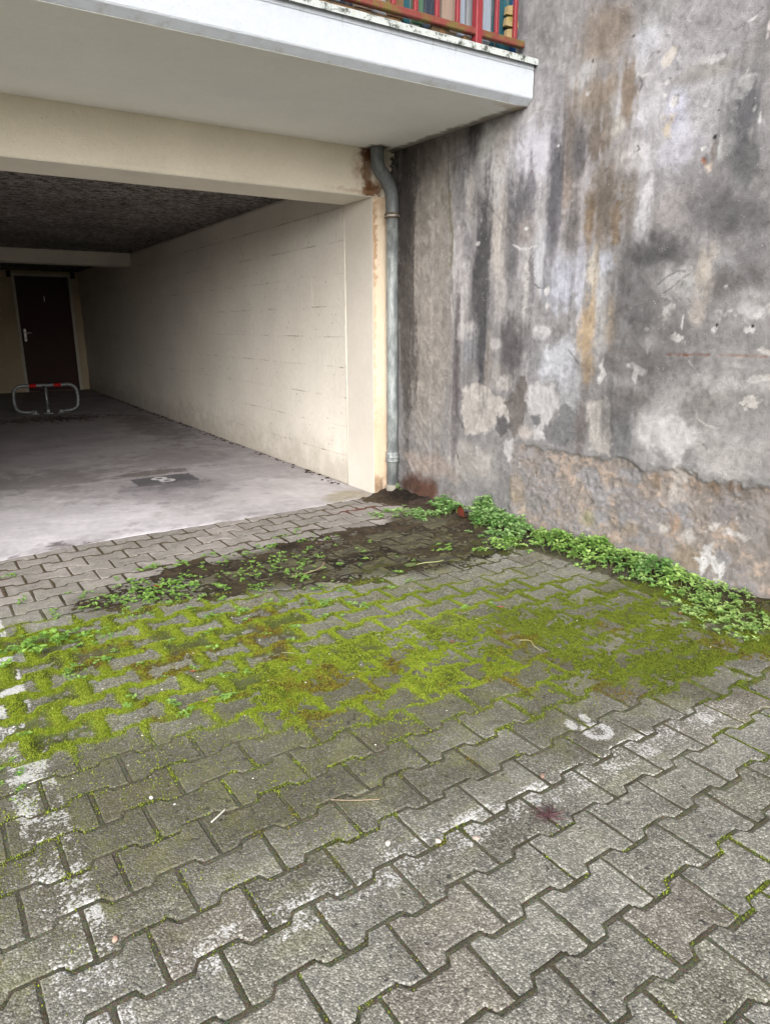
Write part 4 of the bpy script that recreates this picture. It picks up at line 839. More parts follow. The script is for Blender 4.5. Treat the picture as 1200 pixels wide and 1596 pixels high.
# door in the back wall
door = empty('door', (-.62, DB, 0), parent=bld)
M_DOOR = mat_plain('dark_brown_door', (66, 35, 30), .6, 0, .15, 30, .1)
box('door_leaf', (-.437, -.03, .01), (.437, -.012, 2.04), M_DOOR, .004, parent=door)
for n_, lo, hi in (('door_jamb', (-.487, -.04, .0), (-.439, -.001, 2.09)), ('door_jamb', (.439, -.04, .0), (.487, -.001, 2.09)), ('door_lintel', (-.437, -.04, 2.042), (.437, -.001, 2.09))): box(n_, lo, hi, M_CREAM, .003, parent=door)
M_ALU = mat_plain('brushed_aluminium', (210, 208, 202), .35, .8, .05, 60, .05)
box('handle_plate', (-.40, -.040, .91), (-.36, -.031, 1.13), M_ALU, .003, parent=door)
bm = bmesh.new(); tube(bm, smooth_path([(-.38, -.038, 1.06), (-.38, -.075, 1.06), (-.36, -.085, 1.06), (-.27, -.085, 1.058)], 4), .009, 10); me = bpy.data.meshes.new('door_lever'); bm.to_mesh(me); bm.free(); obj_from('door_lever', me, M_ALU, parent=door)
M_BLACK = mat_plain('black_paint', (24, 23, 24), .6, 0, .2, 40)
box('keyhole', (-.385, -.043, .95), (-.375, -.0395, .985), M_BLACK, .001, parent=door)
box('door_number', (.0, -.0345, 1.60), (.012, -.0305, 1.70), M_ALU, .001, parent=door)
for x in (-1.14, -.09):
    b_ = empty('wall_bracket', (x, DB, 2.02), label='black bracket high on the garage back wall %s the door' % ('left of' if x < -.6 else 'right of'), cat='bracket', group='black brackets beside the door')
    box('bracket_plate', (-.035, -.012, 0), (.035, -.002, .11), M_BLACK, .002, parent=b_); box('bracket_arm', (-.02, -.09, .05), (.02, -.0125, .09), M_BLACK, .004, parent=b_)

# balcony slab
M_SOFF = M_SOFFIT
su = np.concatenate([np.arange(XF-.25, -2.6, .08), np.arange(-2.6, .24, .012)]); sv = np.arange(YE+.035, .011, .012)
sv[-1] = .01
SU, SV = np.meshgrid(su, sv); scl = np.broadcast_to(lin((236, 237, 234)), SU.shape+(3,)).copy(); shh = SU*0
gap = xw(SV)-SU
edge_n = fbm(SU*34, SV*34, 33, 3)*.6
k = 1-sstep(.012, .06, gap+edge_n*.03-.02); scl += (lin((84, 62, 48))-scl)*(k*.7)[..., None]
k = 1-sstep(.03, .10, np.hypot(SU-.0, SV+.055)+edge_n*.03); scl += (lin((70, 50, 40))-scl)*(k*.9)[..., None]
scl, shh = paint(scl, shh, SU, SV, [('e', .12, -1.12, .10, .03, (178, 160, 134), .5, .6, .8, 0)], 13, 0)
slab = empty('balcony_slab', (0, 0, 0), parent=bld)
grid_slab('soffit', (0, 0, ZS), (1, 0, 0), (0, 1, 0), (0, 0, -1), su, sv, shh, .1, M_SOFF, scl, parent=slab)
# fascia profile (closed prism) : chamfer, face, groove, top
def prism(name, prof, x0, x1, mat, **kw):
    n = len(prof); V = [(x0, y, z) for y, z in prof]+[(x1, y, z) for y, z in prof]
    Fc = [tuple(range(n))[::-1], tuple(range(n, 2*n))]+[(i, (i+1) % n, n+(i+1) % n, n+i) for i in range(n)]
    me = bpy.data.meshes.new(name); me.from_pydata(V, [], Fc); bm = bmesh.new(); bm.from_mesh(me); bmesh.ops.recalc_face_normals(bm, faces=bm.faces[:]); bm.to_mesh(me); bm.free()
    return obj_from(name, me, mat, **kw)
XR = xw(YE)-.004
prism('fascia', [(YE+.032, ZS+.002), (YE+.003, ZS+.027), (YE, ZS+.034), (YE, 2.388), (YE+.004, 2.390), (YE+.004, 2.394), (YE, 2.396), (YE, 2.419), (YE+.2, 2.419), (YE+.2, ZS+.002)], XF-.25, XR, M_FASCIA, parent=slab)
def mat_cap():
    m = Mat('white_cap', .5, .4); n = m.noise(14, 5, .7); n2 = m.noise(70, 4, .7); c = mul(m, rgba((182, 187, 185)), m.rng(n2, .2, .8, .9, 1.06, False))
    c = m.mix(m.math('MULTIPLY', m.rng(m.math('ADD', n, m.math('MULTIPLY', n2, .5)), .74, .86), .9), c, rgba((52, 54, 42))); c = m.mix(m.math('MULTIPLY', m.rng(m.noise(40, 4, .7), .6, .72), .5), c, rgba((150, 156, 118)))
    return m.out(c, normal=m.bump(n2, .3, .003))
prism('drip_cap', [(YE-.020, 2.412), (YE-.022, 2.436), (YE-.012, 2.443), (YE+.22, 2.446), (YE+.22, 2.4195), (YE-.004, 2.4195)], XF-.25, XR+.012, mat_cap(), parent=slab)
box('balcony_floor', (XF-.25, YE+.2015, ZS+.02), (.155, YB+.3, 2.43), M_FLAT, 0, parent=slab)
box('upper_wall', (XF-.25, .02, 2.425), (.15, .4, 6.5), M_CREAM, 0, parent=bld)  # mostly unseen, built this tall to block sky light
box('roof_slab', (XF-.25, .4, 2.36), (.2, DB+.25, 2.6), M_CREAM, 0, parent=bld)

# ------------------------------------------------------------------ old retaining wall
S = .0056
wu = np.concatenate([np.arange(-.012, 3.05, S), np.arange(3.1, 7.2, .05)]); wv = np.concatenate([np.arange(-.25, .0, .05), np.arange(.0, 2.72, S), np.arange(2.8, 4.6, .06)])
WU, WV = np.meshgrid(wu, wv)
wc = np.broadcast_to(lin((132, 129, 129)), WU.shape+(3,)).copy()
n1 = fbm(WU*5, WV*5, 61, 5); n2 = fbm(WU*22, WV*22, 62, 4); ns = fbm(WU*14, WV*1.3, 63, 4); n4 = fbm(WU*70, WV*70, 64, 3)
wc *= (1+.13*n1+.09*ns*sstep(.35, .5, WU))[..., None]
hh = n1*.004+n2*.0018+n4*.0006
left = 1-sstep(.40, .43, WU); dg = fbm((WU+WV)*30, (WU-WV)*8, 66, 3); hh = hh+left*(.004+dg*.0018)
wc, hh = paint(wc, hh, WU, WV, WALL_STROKES, 71)
vst = fbm(WU*55, WV*2.5, 91, 4)*sstep(2.3, 1.6, WU)*sstep(.45, .8, WV); cl1 = fbm(WU*11, WV*9, 92, 5); cl2 = fbm(WU*34, WV*30, 93, 4)
wc *= np.clip(1+.12*n2+.07*n4+.07*vst*sstep(.35, .5, WU)+.09*cl1+.08*cl2, .45, 1.7)[..., None]
lum = np.maximum(wc.mean(-1, keepdims=True), .01); wc = lum+(wc-lum)*.72; wc = wc*(np.minimum(lum, .40)/.235)**.25*(np.minimum(lum, .44)/lum)*np.array([1.0, 1.0, 1.01])
# broken render at the foot
be = np.array(BAND_EDGE); zed = np.interp(wu, be[4:, 0], be[4:, 1]); zed = np.where(wu < 1.13, -1, zed)[None, :]+n2*.016+n4*.010+fbm(WU*5, WV*5, 77, 4)*.020
mb = sstep(-.004, .010, zed-WV)*sstep(-.012, .012, WU-1.165+n2*.02+fbm(WU*8, WV*8, 78, 3)*.02)
rid = 1-np.abs(fbm(WU*13, WV*13, 80, 4)); r2 = fbm(WU*30, WV*34, 81, 4); r3 = fbm(WU*6, WV*7, 82, 4)
bandc = np.broadcast_to(lin((140, 130, 123)), WU.shape+(3,)).copy(); tan = lin((166, 146, 131)); gry = lin((136, 130, 130)); drk = lin((112, 101, 94))
t = sstep(-.05, .35, r3+r2*.35); bandc += (gry-bandc)*t[..., None]; t2 = sstep(.1, .45, r2-.25*t)*(1-t*.6); bandc += (tan-bandc)*t2[..., None]; t3 = sstep(.35, .7, -r2+n4*.3); bandc += (drk-bandc)*(t3*.5)[..., None]
bh_ = np.zeros_like(hh); bandc, bh_ = paint(bandc, bh_, WU, WV, BAND_STROKES, 83, 0)
bandc *= (1+.12*n4+.1*n2)[..., None]; lum = bandc.mean(-1, keepdims=True); bandc = (lum+(bandc-lum)*.78)*.96
wc = wc*(1-mb[..., None])+bandc*mb[..., None]
rel = -.006-.008*sstep(1.45, 1.9, WU)+.0042*(1-t*.7)*r2+.010*r3+.0022*n4+.004*fbm(WU*18, WV*40, 97, 3)*t+.016*sstep(.45, .05, WV)
mbh = sstep(-.022, .018, zed-WV)*sstep(-.02, .02, WU-1.165+n2*.02)
hh = hh*(1-mbh*.6)+rel*mbh*(.55+.45*sstep(-.4, .5, fbm(WU*5, WV*3, 95, 3)))+.003*np.exp(-((WV-zed)/.03)**2)*(1-mb)*(WU > 1.17)
# footing bulge and damp rust at the pipe
hh = hh+.02*np.exp(-((WV-.02)/.09)**2)*sstep(.05, .3, WU)
edgebreak = np.exp(-((WU-.0)/.012)**2); hh = hh-edgebreak*(.004+.008*np.abs(n4))
wN = np.array([-1, -.05, 0])/math.hypot(1, .05)
grid_slab('retaining_wall', (.155, 0, 0), (.05, -1, 0), (0, 0, 1), tuple(wN), wu, wv, hh, .45, M_WALL, np.clip(wc, .01, .9), label='tall old grey rendered wall, streaked and stained, beside the garage', cat='wall')
# ------------------------------------------------------------------ downpipe
def mat_pipe():
    m = Mat('weathered_zinc', .55, .5); n = m.noise(30, 5, .65, vec=m.scale((1, 1, .35))); n2 = m.noise(140, 4, .7); Z = m.sep(m.pos())[2]
    c = m.mix(m.rng(n, .35, .65), rgba((118, 123, 124)), rgba((162, 168, 168)))
    c = m.mix(m.math('MULTIPLY', m.rng(Z, 1.75, 1.95), .6), c, rgba((72, 76, 80)))
    c = m.mix(m.math('MULTIPLY', m.rng(m.math('ADD', n2, m.math('MULTIPLY', n, .5)), .82, .98), .6), c, rgba((120, 96, 70)))
    c = m.mix(m.math('MULTIPLY', m.rng(n2, .6, .72), .35), c, rgba((178, 180, 176)))
    return m.out(c, m.rng(n2, .3, .7, .45, .75), m.bump(n2, .2, .002), .35)
M_PIPE = mat_pipe()
PX, PY = .113, -.052
pipe = empty('downpipe', (PX, PY, 0), label='grey zinc rainwater downpipe with an offset bend, between garage pier and grey wall', cat='pipe')
def part_tube(name, pts, r, mat, n=18): return tube_obj(name, pts, r, mat, n, parent=pipe)
part_tube('straight_pipe', [(0, 0, .03), (.001, 0, .6), (-.001, 0, 1.2), (0, 0, 1.86)], .039, M_PIPE)
part_tube('offset_bend', smooth_path([(0, 0, 1.84), (0, 0, 1.95), (-.012, 0, 2.01), (-.055, 0, 2.075), (-.098, 0, 2.12), (-.112, 0, 2.17), (-.112, 0, 2.26)], 6), [.043]*37, M_PIPE)
M_RUST = mat_plain('rusty_collar', (104, 92, 78), .6, .3, .3, 60, .4, c2=(140, 128, 108))
col_ = part_tube('collar', [(0, 0, 1.832), (0, 0, 1.836), (0, 0, 1.862), (0, 0, 1.866)], [.043, .048, .048, .043], M_RUST)
tube_obj('collar_rim', [(0, 0, 1.842), (0, 0, 1.852)], .051, M_ALU, 18, parent=col_); tube_obj('clamp_screw', [(-.043, -.01, 1.85), (-.062, -.01, 1.85)], .006, M_RUST, 8, parent=col_)
cp_ = part_tube('coupling', [(0, 0, .235), (0, 0, .24), (0, 0, .30), (0, 0, .305)], [.039, .044, .044, .039], M_PIPE)
for z in (.245, .27, .295): tube_obj('coupling_ring', [(0, 0, z-.004), (0, 0, z+.004)], .0475, M_PIPE, 18, parent=cp_)
part_tube('pipe_shoe', [(0, 0, .0), (0, 0, .01), (0, 0, .065), (0, 0, .075)], [.038, .046, .046, .038], mat_plain('pale_shoe', (136, 131, 122), .8, 0, .2, 40))

# ------------------------------------------------------------------ balcony railing, plank screen and timber
M_RED = mat_plain('faded_red_paint', (124, 40, 46), .55, 0, .15, 30, .2, c2=(120, 92, 44), thr=(.62, .74))
RY = -1.12
rail = empty('balcony_railing', (0, RY, 2.44), label='faded red metal balcony railing above the white fascia', cat='railing')
M_RAILB = mat_plain('mossy_red_rail', (112, 52, 46), .7, 0, .2, 18, .3, c2=(96, 86, 40), thr=(.44, .6))
box('bottom_rail', (-5.0, -.016, .068), (.20, .016, .098), M_RAILB, .004, parent=rail); box('top_rail', (-5.0, -.02, .92), (.20, .02, .96), M_RED, .004, parent=rail)
for i in range(-38, 3):
    x = -.098+i*.12
    if i % 10 == 0: box('post', (x-.019, -.02, .0), (x+.019, .02, .92), M_RED, .004, parent=rail)
    else: box('baluster', (x-.010, -.010, .098), (x+.010, .010, .92), M_RED, .003, parent=rail)
screen = empty('plank_screen', (0, -1.075, 2.444), label='screen of old painted boards standing behind the red balcony railing', cat='plank screen')
PCOL = {'teal': (40, 84, 94), 'blue': (32, 78, 130), 'navy': (52, 60, 72), 'grey': (126, 128, 132), 'pale': (138, 148, 160), 'beige': (142, 124, 112), 'green': (72, 104, 84), 'brown': (112, 88, 64)}
PMAT = {}
for k, c in PCOL.items():
    m = Mat('board_'+k, .8, .2); g = m.noise(9, 6, .65, vec=m.scale((6, 6, .6))); kn = m.rng(m.noise(7, 3, .6), .66, .72)
    cc = m.mix(m.rng(g, .52, .72), mul(m, rgba(c), m.rng(g, .2, .8, .75, 1.2, False)), rgba((124, 110, 96))); cc = m.mix(m.math('MULTIPLY', kn, .7), cc, rgba((52, 44, 40))); PMAT[k] = m.out(cc, normal=m.bump(g, .5, .004))
seq = [('blue', .034, 0), ('teal', .075, .012), ('teal', .06, 0), ('pale', .055, 0), ('brown', .03, .02), ('grey', .07, 0), ('pale', .055, .01), ('beige', .095, 0), ('blue', .018, .012), ('navy', .085, .02), ('green', .06, 0), ('teal', .05, .01), ('brown', .09, 0), ('grey', .08, .01), ('beige', .09, 0), ('navy', .07, .01), ('pale', .08, 0), ('teal', .07, .01), ('blue', .06, 0), ('brown', .1, .01)]
x = .197
for i in range(44):
    k, w_, dy = seq[i % len(seq)]
    low = 0.0 if k in ('blue', 'navy', 'teal') else .07
    o = box('plank', (x-w_+.002, dy, low), (x-.001, dy+.02, RS.uniform(.75, 1.1)), PMAT[k], .003, parent=screen); x -= w_
M_TIMB = mat_plain('old_timber', (112, 84, 52), .9, 0, .35, 16, .6, c2=(74, 62, 46), thr=(.45, .6))
tb = empty('timber_beam', (-1.55, RY+.012, 2.447), label='mossy brown timber lying along the balcony edge under the railing', cat='timber')
box('beam_body', (-1.9, .0, 0), (1.02, .028, .052), M_TIMB, .006, parent=tb); box('split_edge', (-1.4, -.007, .006), (.9, -.0005, .02), M_TIMB, .003, parent=tb)
for nm, lo, hi, lab in (('wood_block', (-.36, RY+.008, 2.447), (-.25, RY+.04, 2.512), 'short brown wood offcut beside the red railing post'),
                   ('wood_block', (-.17, RY+.010, 2.447), (-.125, RY+.035, 2.505), 'small dark wood offcut left against the railing post foot')):
    e_ = empty(nm, ((lo[0]+hi[0])/2, (lo[1]+hi[1])/2, lo[2]), label=lab, cat='wood', group='wood offcuts at the railing foot')
    cx, cy, cz = e_.location; bo = box('offcut_body', (lo[0]-cx, lo[1]-cy, 0), (hi[0]-cx, hi[1]-cy, hi[2]-cz), M_TIMB, .006, parent=e_); bo.rotation_euler = (0, .03, .05)
    box('bark_strip', (lo[0]-cx+.005, lo[1]-cy-.004, .012), (hi[0]-cx-.005, lo[1]-cy-.0005, .03), M_TIMB, .001, parent=e_)
M_SPLIT = mat_plain('split_firewood', (146, 128, 92), .9, 0, .25, 30, .6, c2=(130, 118, 62), thr=(.5, .62))
for i, (z, wd, lab) in enumerate(((2.545, .07, 'lowest split log of the small stack behind the last baluster'), (2.597, .085, 'second split log up in the small stack behind the last baluster'), (2.646, .075, 'third split log up in the small stack behind the last baluster'))):
    fw = empty('split_log', (.135, -1.098, z), label=lab, cat='log', group='split logs stacked on the balcony')
    bm = bmesh.new(); pr = [(-.5, 0), (.5, .05), (.46, .75), (.1, 1), (-.42, .8)]
    A = [bm.verts.new((px_*wd, -.008, pz*.046)) for px_, pz in pr]; B = [bm.verts.new((px_*wd*.95, .016, pz*.046)) for px_, pz in pr]
    bm.faces.new(A); bm.faces.new(B[::-1])
    for q in range(5): bm.faces.new((A[q], B[q], B[(q+1) % 5], A[(q+1) % 5]))
    bmesh.ops.recalc_face_normals(bm, faces=bm.faces[:]); me = bpy.data.meshes.new('log_body'); bm.to_mesh(me); bm.free(); obj_from('log_body', me, M_SPLIT, parent=fw)

# ------------------------------------------------------------------ parking hoop in the garage
M_GALV = mat_plain('galvanised_tube', (150, 154, 156), .45, .6, .2, 40, .2, c2=(96, 96, 96), thr=(.5, .62)); M_REFL = mat_plain('red_reflective_tape', (205, 24, 20), .4, 0, .05, 20, .05)
hoop = empty('parking_hoop', (-1.245, 6.55, .004), label='galvanised folding parking hoop with two red bands in front of the door', cat='parking barrier')
HW, HT = .40, .385
pts = [(-.17, 0, .028), (-.30, 0, .035), (-.375, 0, .075), (-.40, 0, .15), (-.40, 0, .27), (-.375, 0, .345), (-.305, 0, HT), (-.2, 0, HT), (0, 0, HT), (.2, 0, HT), (.305, 0, HT), (.375, 0, .345), (.40, 0, .27), (.40, 0, .15), (.375, 0, .075), (.30, 0, .035), (.17, 0, .028)]
tube_obj('hoop_tube', smooth_path(pts, 4), .024, M_GALV, 12, parent=hoop)
tube_obj('centre_post', [(0, .0, .02), (0, 0, HT-.02)], .02, M_GALV, 12, parent=hoop)
for x in (-.155, .155): tube_obj('red_band', [(x-.045, 0, HT), (x+.045, 0, HT)], .0255, M_REFL, 12, parent=hoop)
for x in (-.17, .17):
    f_ = box('foot_plate', (x-.05, -.05, 0), (x+.05, .05, .008), M_GALV, .002, parent=hoop); box('hinge', (x-.025, -.02, .008), (x+.025, .02, .05), M_GALV, .004, parent=f_)
    for s in (-1, 1): tube_obj('bolt', [(x+s*.035, -.035, .008), (x+s*.035, -.035, .016)], .008, M_GALV, 6, parent=f_)
lk = box('lock_base', (-.06, -.05, 0), (.06, .05, .012), M_GALV, .002, parent=hoop); box('lock_body', (-.022, -.03, .0125), (.022, .03, .06), M_GALV, .006, parent=lk)

# ------------------------------------------------------------------ painted number on the garage floor
def ring8(name, c1, c2, ro, ri, z, mat, **kw):
    bm = bmesh.new(); n = 28
    for (cx, cy), dz in ((c1, 0), (c2, .0006)):
        A = []; B = []
        for k in range(n):
            a = 2*math.pi*k/n; j = 1+RS.uniform(-.05, .05); A.append(bm.verts.new((cx+ro*j*math.cos(a), cy+ro*.92*j*math.sin(a), z+dz))); j = 1+RS.uniform(-.08, .08); B.append(bm.verts.new((cx+ri*j*math.cos(a), cy+ri*.9*j*math.sin(a), z+dz)))
        for k in range(n): bm.faces.new((A[k], A[(k+1) % n], B[(k+1) % n], B[k]))
    bmesh.ops.recalc_face_normals(bm, faces=bm.faces[:]); me = bpy.data.meshes.new(name); bm.to_mesh(me); bm.free(); return obj_from(name, me, mat, **kw)
ring8('bay_number', (-1.146, 1.358), (-1.11, 1.262), .062, .027, .0095, mat_plain('worn_white_paint', (206, 204, 206), .8, 0, .12, 60, .2, c2=(150, 147, 150), thr=(.56, .7)), label='white painted figure eight on a dark square of the garage floor', cat='floor number')

def sheet_z(x, y): return float(look(HH, x, y))
# ------------------------------------------------------------------ moss tufts
def mat_leaf(name, rough=.5, trans=.25):
    m = Mat(name, rough, .35); c = m.attr(); c = mul(m, c, m.rng(m.noise(120, 2), .2, .8, .85, 1.15, False)); m.out(c)
    tr = m.N('ShaderNodeBsdfTranslucent', {'Color': c}); mx = m.N('ShaderNodeMixShader', {0: trans, 1: m.b.outputs[0], 2: tr.outputs[0]})
    m.t.links.new(mx.outputs[0], m.t.nodes['Material Output'].inputs[0]); return m.m
NT = 1700000
tx = RS.uniform(-2.62, .25, NT); ty = RS.uniform(-3.7, -1.05, NT)
jd, a1, a2, a3, soil, jm, cp, bank, far = ground_fields(tx, ty); cmk = carpet_mask(cp, a2, a3, tx, ty)*cp
wid = .010+.010*sstep(-1.0, -1.9, tx)
dens = np.maximum(jm*.16*sstep(.1, .8, a2+a3*.6)*(ty > -2.9), jm*np.exp(-(jd/wid)**2)*np.clip(.95+a2*.7, 0, 1)*sstep(-3.1, -2.4, ty+.2*a1)); dens = np.maximum(dens, cmk*np.clip(.6+a3*.7, 0, 1)*.75)*(1-bank); dens = np.maximum(dens, .5*np.exp(-(jd/.005)**2)*sstep(-.25, .5, a1+a2*.6)*sstep(-2.3, -1.4, tx)*(ty < -2.6))
fade = sstep(-3.05, -2.5, ty+.15*a1)*sstep(.05, -.6, tx)*sstep(-2.1, -2.4, ty); dens = np.maximum(dens, fade*(.10*sstep(.0, .8, a2+a3*.7)+.5*np.exp(-(jd/.006)**2)*sstep(-.2, .5, a2+a1*.6)))
kp = (RS.rand(NT) < dens*.68) & (tx < xw(ty)-.02); tx, ty, a1, a2, a3, cmk, jd = (q[kp] for q in (tx, ty, a1, a2, a3, cmk, jd))
n = len(tx); hz = look(HH, tx, ty); hz = np.where(jd > .006, np.maximum(hz, -.0005), hz)
ht = RS.uniform(.0022, .0052, n); V = np.zeros((n, 3, 3, 3)); 
for b in range(3):
    an = RS.uniform(0, 2*np.pi, n); wd = RS.uniform(.0008, .0018, n); ln = RS.uniform(.001, .0035, n); ca, sa = np.cos(an), np.sin(an)
    V[:, b, 0] = np.stack([tx-sa*wd, ty+ca*wd, hz-.0008], -1); V[:, b, 1] = np.stack([tx+sa*wd, ty-ca*wd, hz-.0008], -1); V[:, b, 2] = np.stack([tx+ca*ln, ty+sa*ln, hz+ht*RS.uniform(.6, 1, n)], -1)
cl = np.broadcast_to(lin((142, 160, 40)), (n, 3)).copy()
tt = RS.rand(n); cl += (lin((184, 198, 74))-cl)*(np.clip(tt*1.2-.55+.3*sstep(.2, .9, -a1), 0, 1))[:, None]; cl += (lin((92, 106, 34))-cl)*(np.clip(.75-tt*1.6+a2*.35, 0, .9))[:, None]
cl += (lin((104, 116, 34))-cl)*(sstep(-1.3, -.5, tx+.2*a1)*.65)[:, None]; ru = sstep(.35, .85, fbm(tx*5+3, ty*5, 31, 4)+a3*.2); cl += (lin((128, 92, 44))-cl)*(ru*.8*(RS.rand(n) < .7))[:, None]
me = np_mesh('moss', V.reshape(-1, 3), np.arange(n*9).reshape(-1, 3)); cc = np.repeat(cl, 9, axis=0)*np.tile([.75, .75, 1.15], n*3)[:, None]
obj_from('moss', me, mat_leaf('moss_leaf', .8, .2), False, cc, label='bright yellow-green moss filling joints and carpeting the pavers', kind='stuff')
print('moss tufts', n)

# ------------------------------------------------------------------ weeds
def leaf_geo(L, Wd, droop, fold):
    mid = [(0, 0), (.33*L, .06*L), (.68*L, .07*L-droop*L*.35), (L, -droop*L)]
    l1, l2 = .46*Wd, .42*Wd
    v = [(mid[0][0], 0, mid[0][1]), (mid[1][0], 0, mid[1][1]), (mid[2][0], 0, mid[2][1]), (mid[3][0], 0, mid[3][1]), (mid[1][0], l1, mid[1][1]+fold*Wd), (mid[2][0], l2, mid[2][1]+fold*Wd), (mid[1][0], -l1, mid[1][1]+fold*Wd), (mid[2][0], -l2, mid[2][1]+fold*Wd)]
    f = [(0, 1, 4), (1, 2, 5), (1, 5, 4), (2, 3, 5), (0, 6, 1), (1, 6, 7), (1, 7, 2), (2, 7, 3)]
    return np.array(v), np.array(f)
M_LEAF = mat_leaf('weed_leaf', .45, .3); M_STEM = mat_plain('weed_stem', (104, 124, 66), .6, 0, .2, 60)
def clump_mesh(shoots, leaf, rs, c1, c2, nl=(5, 9), spread=.6):
    """shoots: list of (x, y, z0, height, lean x, lean y)"""
    VV, FF, CL, off = [], [], [], 0; stems = bmesh.new()
    for (sx, sy, z0, h, lx, ly) in shoots:
        tip = np.array([sx+lx, sy+ly, z0+h]); base = np.array([sx, sy, z0-.01])
        if h > .012: tube(stems, [tuple(base), tuple((base+tip)/2+np.array([0, 0, h*.1])), tuple(tip)], [.0016, .0014, .001], 5, False)
        tone = rs.rand(); levels = 1+int(h/.028)
        for lv in range(levels):
            t = 1-lv*.28/max(levels, 1)*1.6; q = base+(tip-base)*max(t, .15); m = rs.randint(*nl) if lv == 0 else rs.randint(3, 6)
            a0 = rs.uniform(0, 6.28)
            for i in range(m):
                a = a0+i*2.4+rs.normal(0, .25); el = (rs.uniform(-.05, .5) if i < m*.6 else rs.uniform(.3, .9)) if lv == 0 else rs.uniform(-.25, .5)
                L = leaf*rs.uniform(.6, 1.15)*(1 if lv == 0 else 1.1)*(.75 if i >= m*.6 and lv == 0 else 1); v, f = leaf_geo(L, L*rs.uniform(.58, .78), rs.uniform(.0, .25), rs.uniform(.05, .22))
                v = v+np.array([L*.12, 0, 0]); ce, se = math.cos(el), math.sin(el); v = np.stack([v[:, 0]*ce-v[:, 2]*se, v[:, 1], v[:, 0]*se+v[:, 2]*ce], -1)
                ca, sa = math.cos(a), math.sin(a); v = np.stack([v[:, 0]*ca-v[:, 1]*sa, v[:, 0]*sa+v[:, 1]*ca, v[:, 2]], -1)+q
                VV.append(v); FF.append(f+off); off += len(v)
                k = np.clip(tone*.6+rs.uniform(-.15, .35)-.12*lv, 0, 1); cc = lin(c1)*(1-k)+lin(c2)*k; CL.append(np.repeat(cc[None], len(v), 0)*np.array([.85, .95, 1, 1.05, 1.1, 1.1, 1.1, 1.1])[:, None])
    sm = bpy.data.meshes.new('stems'); stems.to_mesh(sm); stems.free()
    return np_mesh('leaves', np.concatenate(VV), np.concatenate(FF)), np.concatenate(CL), sm
def plant(name, x, y, rx, ry, n, h, leaf, c1, c2, label, cat, group, seed, rot=0.0):
    rs = np.random.RandomState(seed); z = sheet_z(x, y); e = empty(name, (x, y, z), label=label, cat=cat, group=group); sh = []
    for i in range(int(n*.72)):
        r = math.sqrt(rs.rand())*(1 if rs.rand() < .8 else 1.45); a = rs.uniform(0, 6.28); u, v = r*rx*math.cos(a), r*ry*math.sin(a); dx, dy = u*math.cos(rot)-v*math.sin(rot), u*math.sin(rot)+v*math.cos(rot)
        if math.hypot(x+dx-0.058, y+dy-(-0.898)) < .095 or math.hypot(x+dx-0.008, y+dy-(-0.988)) < .08: continue
        if x+dx > xw(y+dy)-.012: dx = xw(y+dy)-.012-x-rs.uniform(0, .03)
        hh_ = max(h*(1-.6*r*r), h*.15)*rs.uniform(.4, 1.0); zz = sheet_z(x+dx, y+dy)-z; sh.append((dx, dy, zz, hh_, rs.normal(0, .012)-.012, rs.normal(0, .014)))
    lm, lc, sm = clump_mesh(sh, leaf, rs, c1, c2)
    obj_from('leaves', lm, M_LEAF, True, lc, parent=e)
    if len(sm.vertices): obj_from('stems', sm, M_STEM, parent=e, kind='stuff')
    return e
BG1, BG2 = (96, 140, 70), (180, 208, 144); YG1, YG2 = (108, 150, 66), (186, 214, 128); PG1, PG2 = (112, 150, 74), (186, 208, 130)
GW = 'weeds along the foot of the grey wall'
def wp(u, off): return (xw(-u)-off, -u)
for i, (u, off, rx, ry, n, h, lf, c1, c2, lab) in enumerate([
    (.50, .36, .15, .08, 60, .03, .022, PG1, BG2, 'low pale weed spreading over the pavers left of the dead leaf'),
    (.64, .24, .10, .09, 46, .04, .022, BG1, BG2, 'pale low weed directly left of the red dead leaf'),
    (.72, .08, .12, .14, 80, .085, .026, BG1, BG2, 'rounded weed clump just behind the red dead leaf'),
    (1.02, .10, .12, .17, 120, .15, .031, BG1, BG2, 'tallest bushy weed clump, dark green, right of the red dead leaf'),
    (1.29, .12, .11, .15, 95, .115, .030, BG1, BG2, 'dark green weed clump right beside the tallest one'),
    (1.40, .24, .10, .10, 46, .045, .024, YG1, YG2, 'small bright green weed in front of the gap between two wall clumps'),
    (1.60, .10, .10, .14, 84, .085, .027, YG1, YG2, 'yellow-green weed clump under the pinkish broken render'),
    (1.84, .09, .10, .14, 84, .09, .027, YG1, YG2, 'yellow-green leafy clump midway along the broken render'),
    (2.06, .09, .09, .12, 66, .085, .027, BG1, YG2, 'weed clump left of the hole in the broken render'),
    (2.20, .08, .06, .08, 34, .12, .032, BG1, BG2, 'upright weed with larger leaves below the hole in the render'),
    (2.34, .11, .09, .11, 54, .06, .025, YG1, YG2, 'low weed clump right of the upright larger-leaved weed'),
    (2.54, .17, .17, .15, 150, .034, .022, PG1, PG2, 'mat of pale round-leaved weed near the right edge of the picture'),
    (2.74, .24, .14, .11, 74, .024, .020, PG1, PG2, 'thin pale weed patch at the far right beyond the moss')]):
    x, y = wp(u, off); plant('weed_clump', x, y, rx, ry, n, h, lf, c1, c2, lab, 'weed', GW, 100+i)
x, y = wp(.10, .035); plant('weed_clump', x, y, .03, .05, 10, .05, .016, BG1, BG2, 'tiny weed in the corner right behind the downpipe shoe', 'weed', GW, 140)
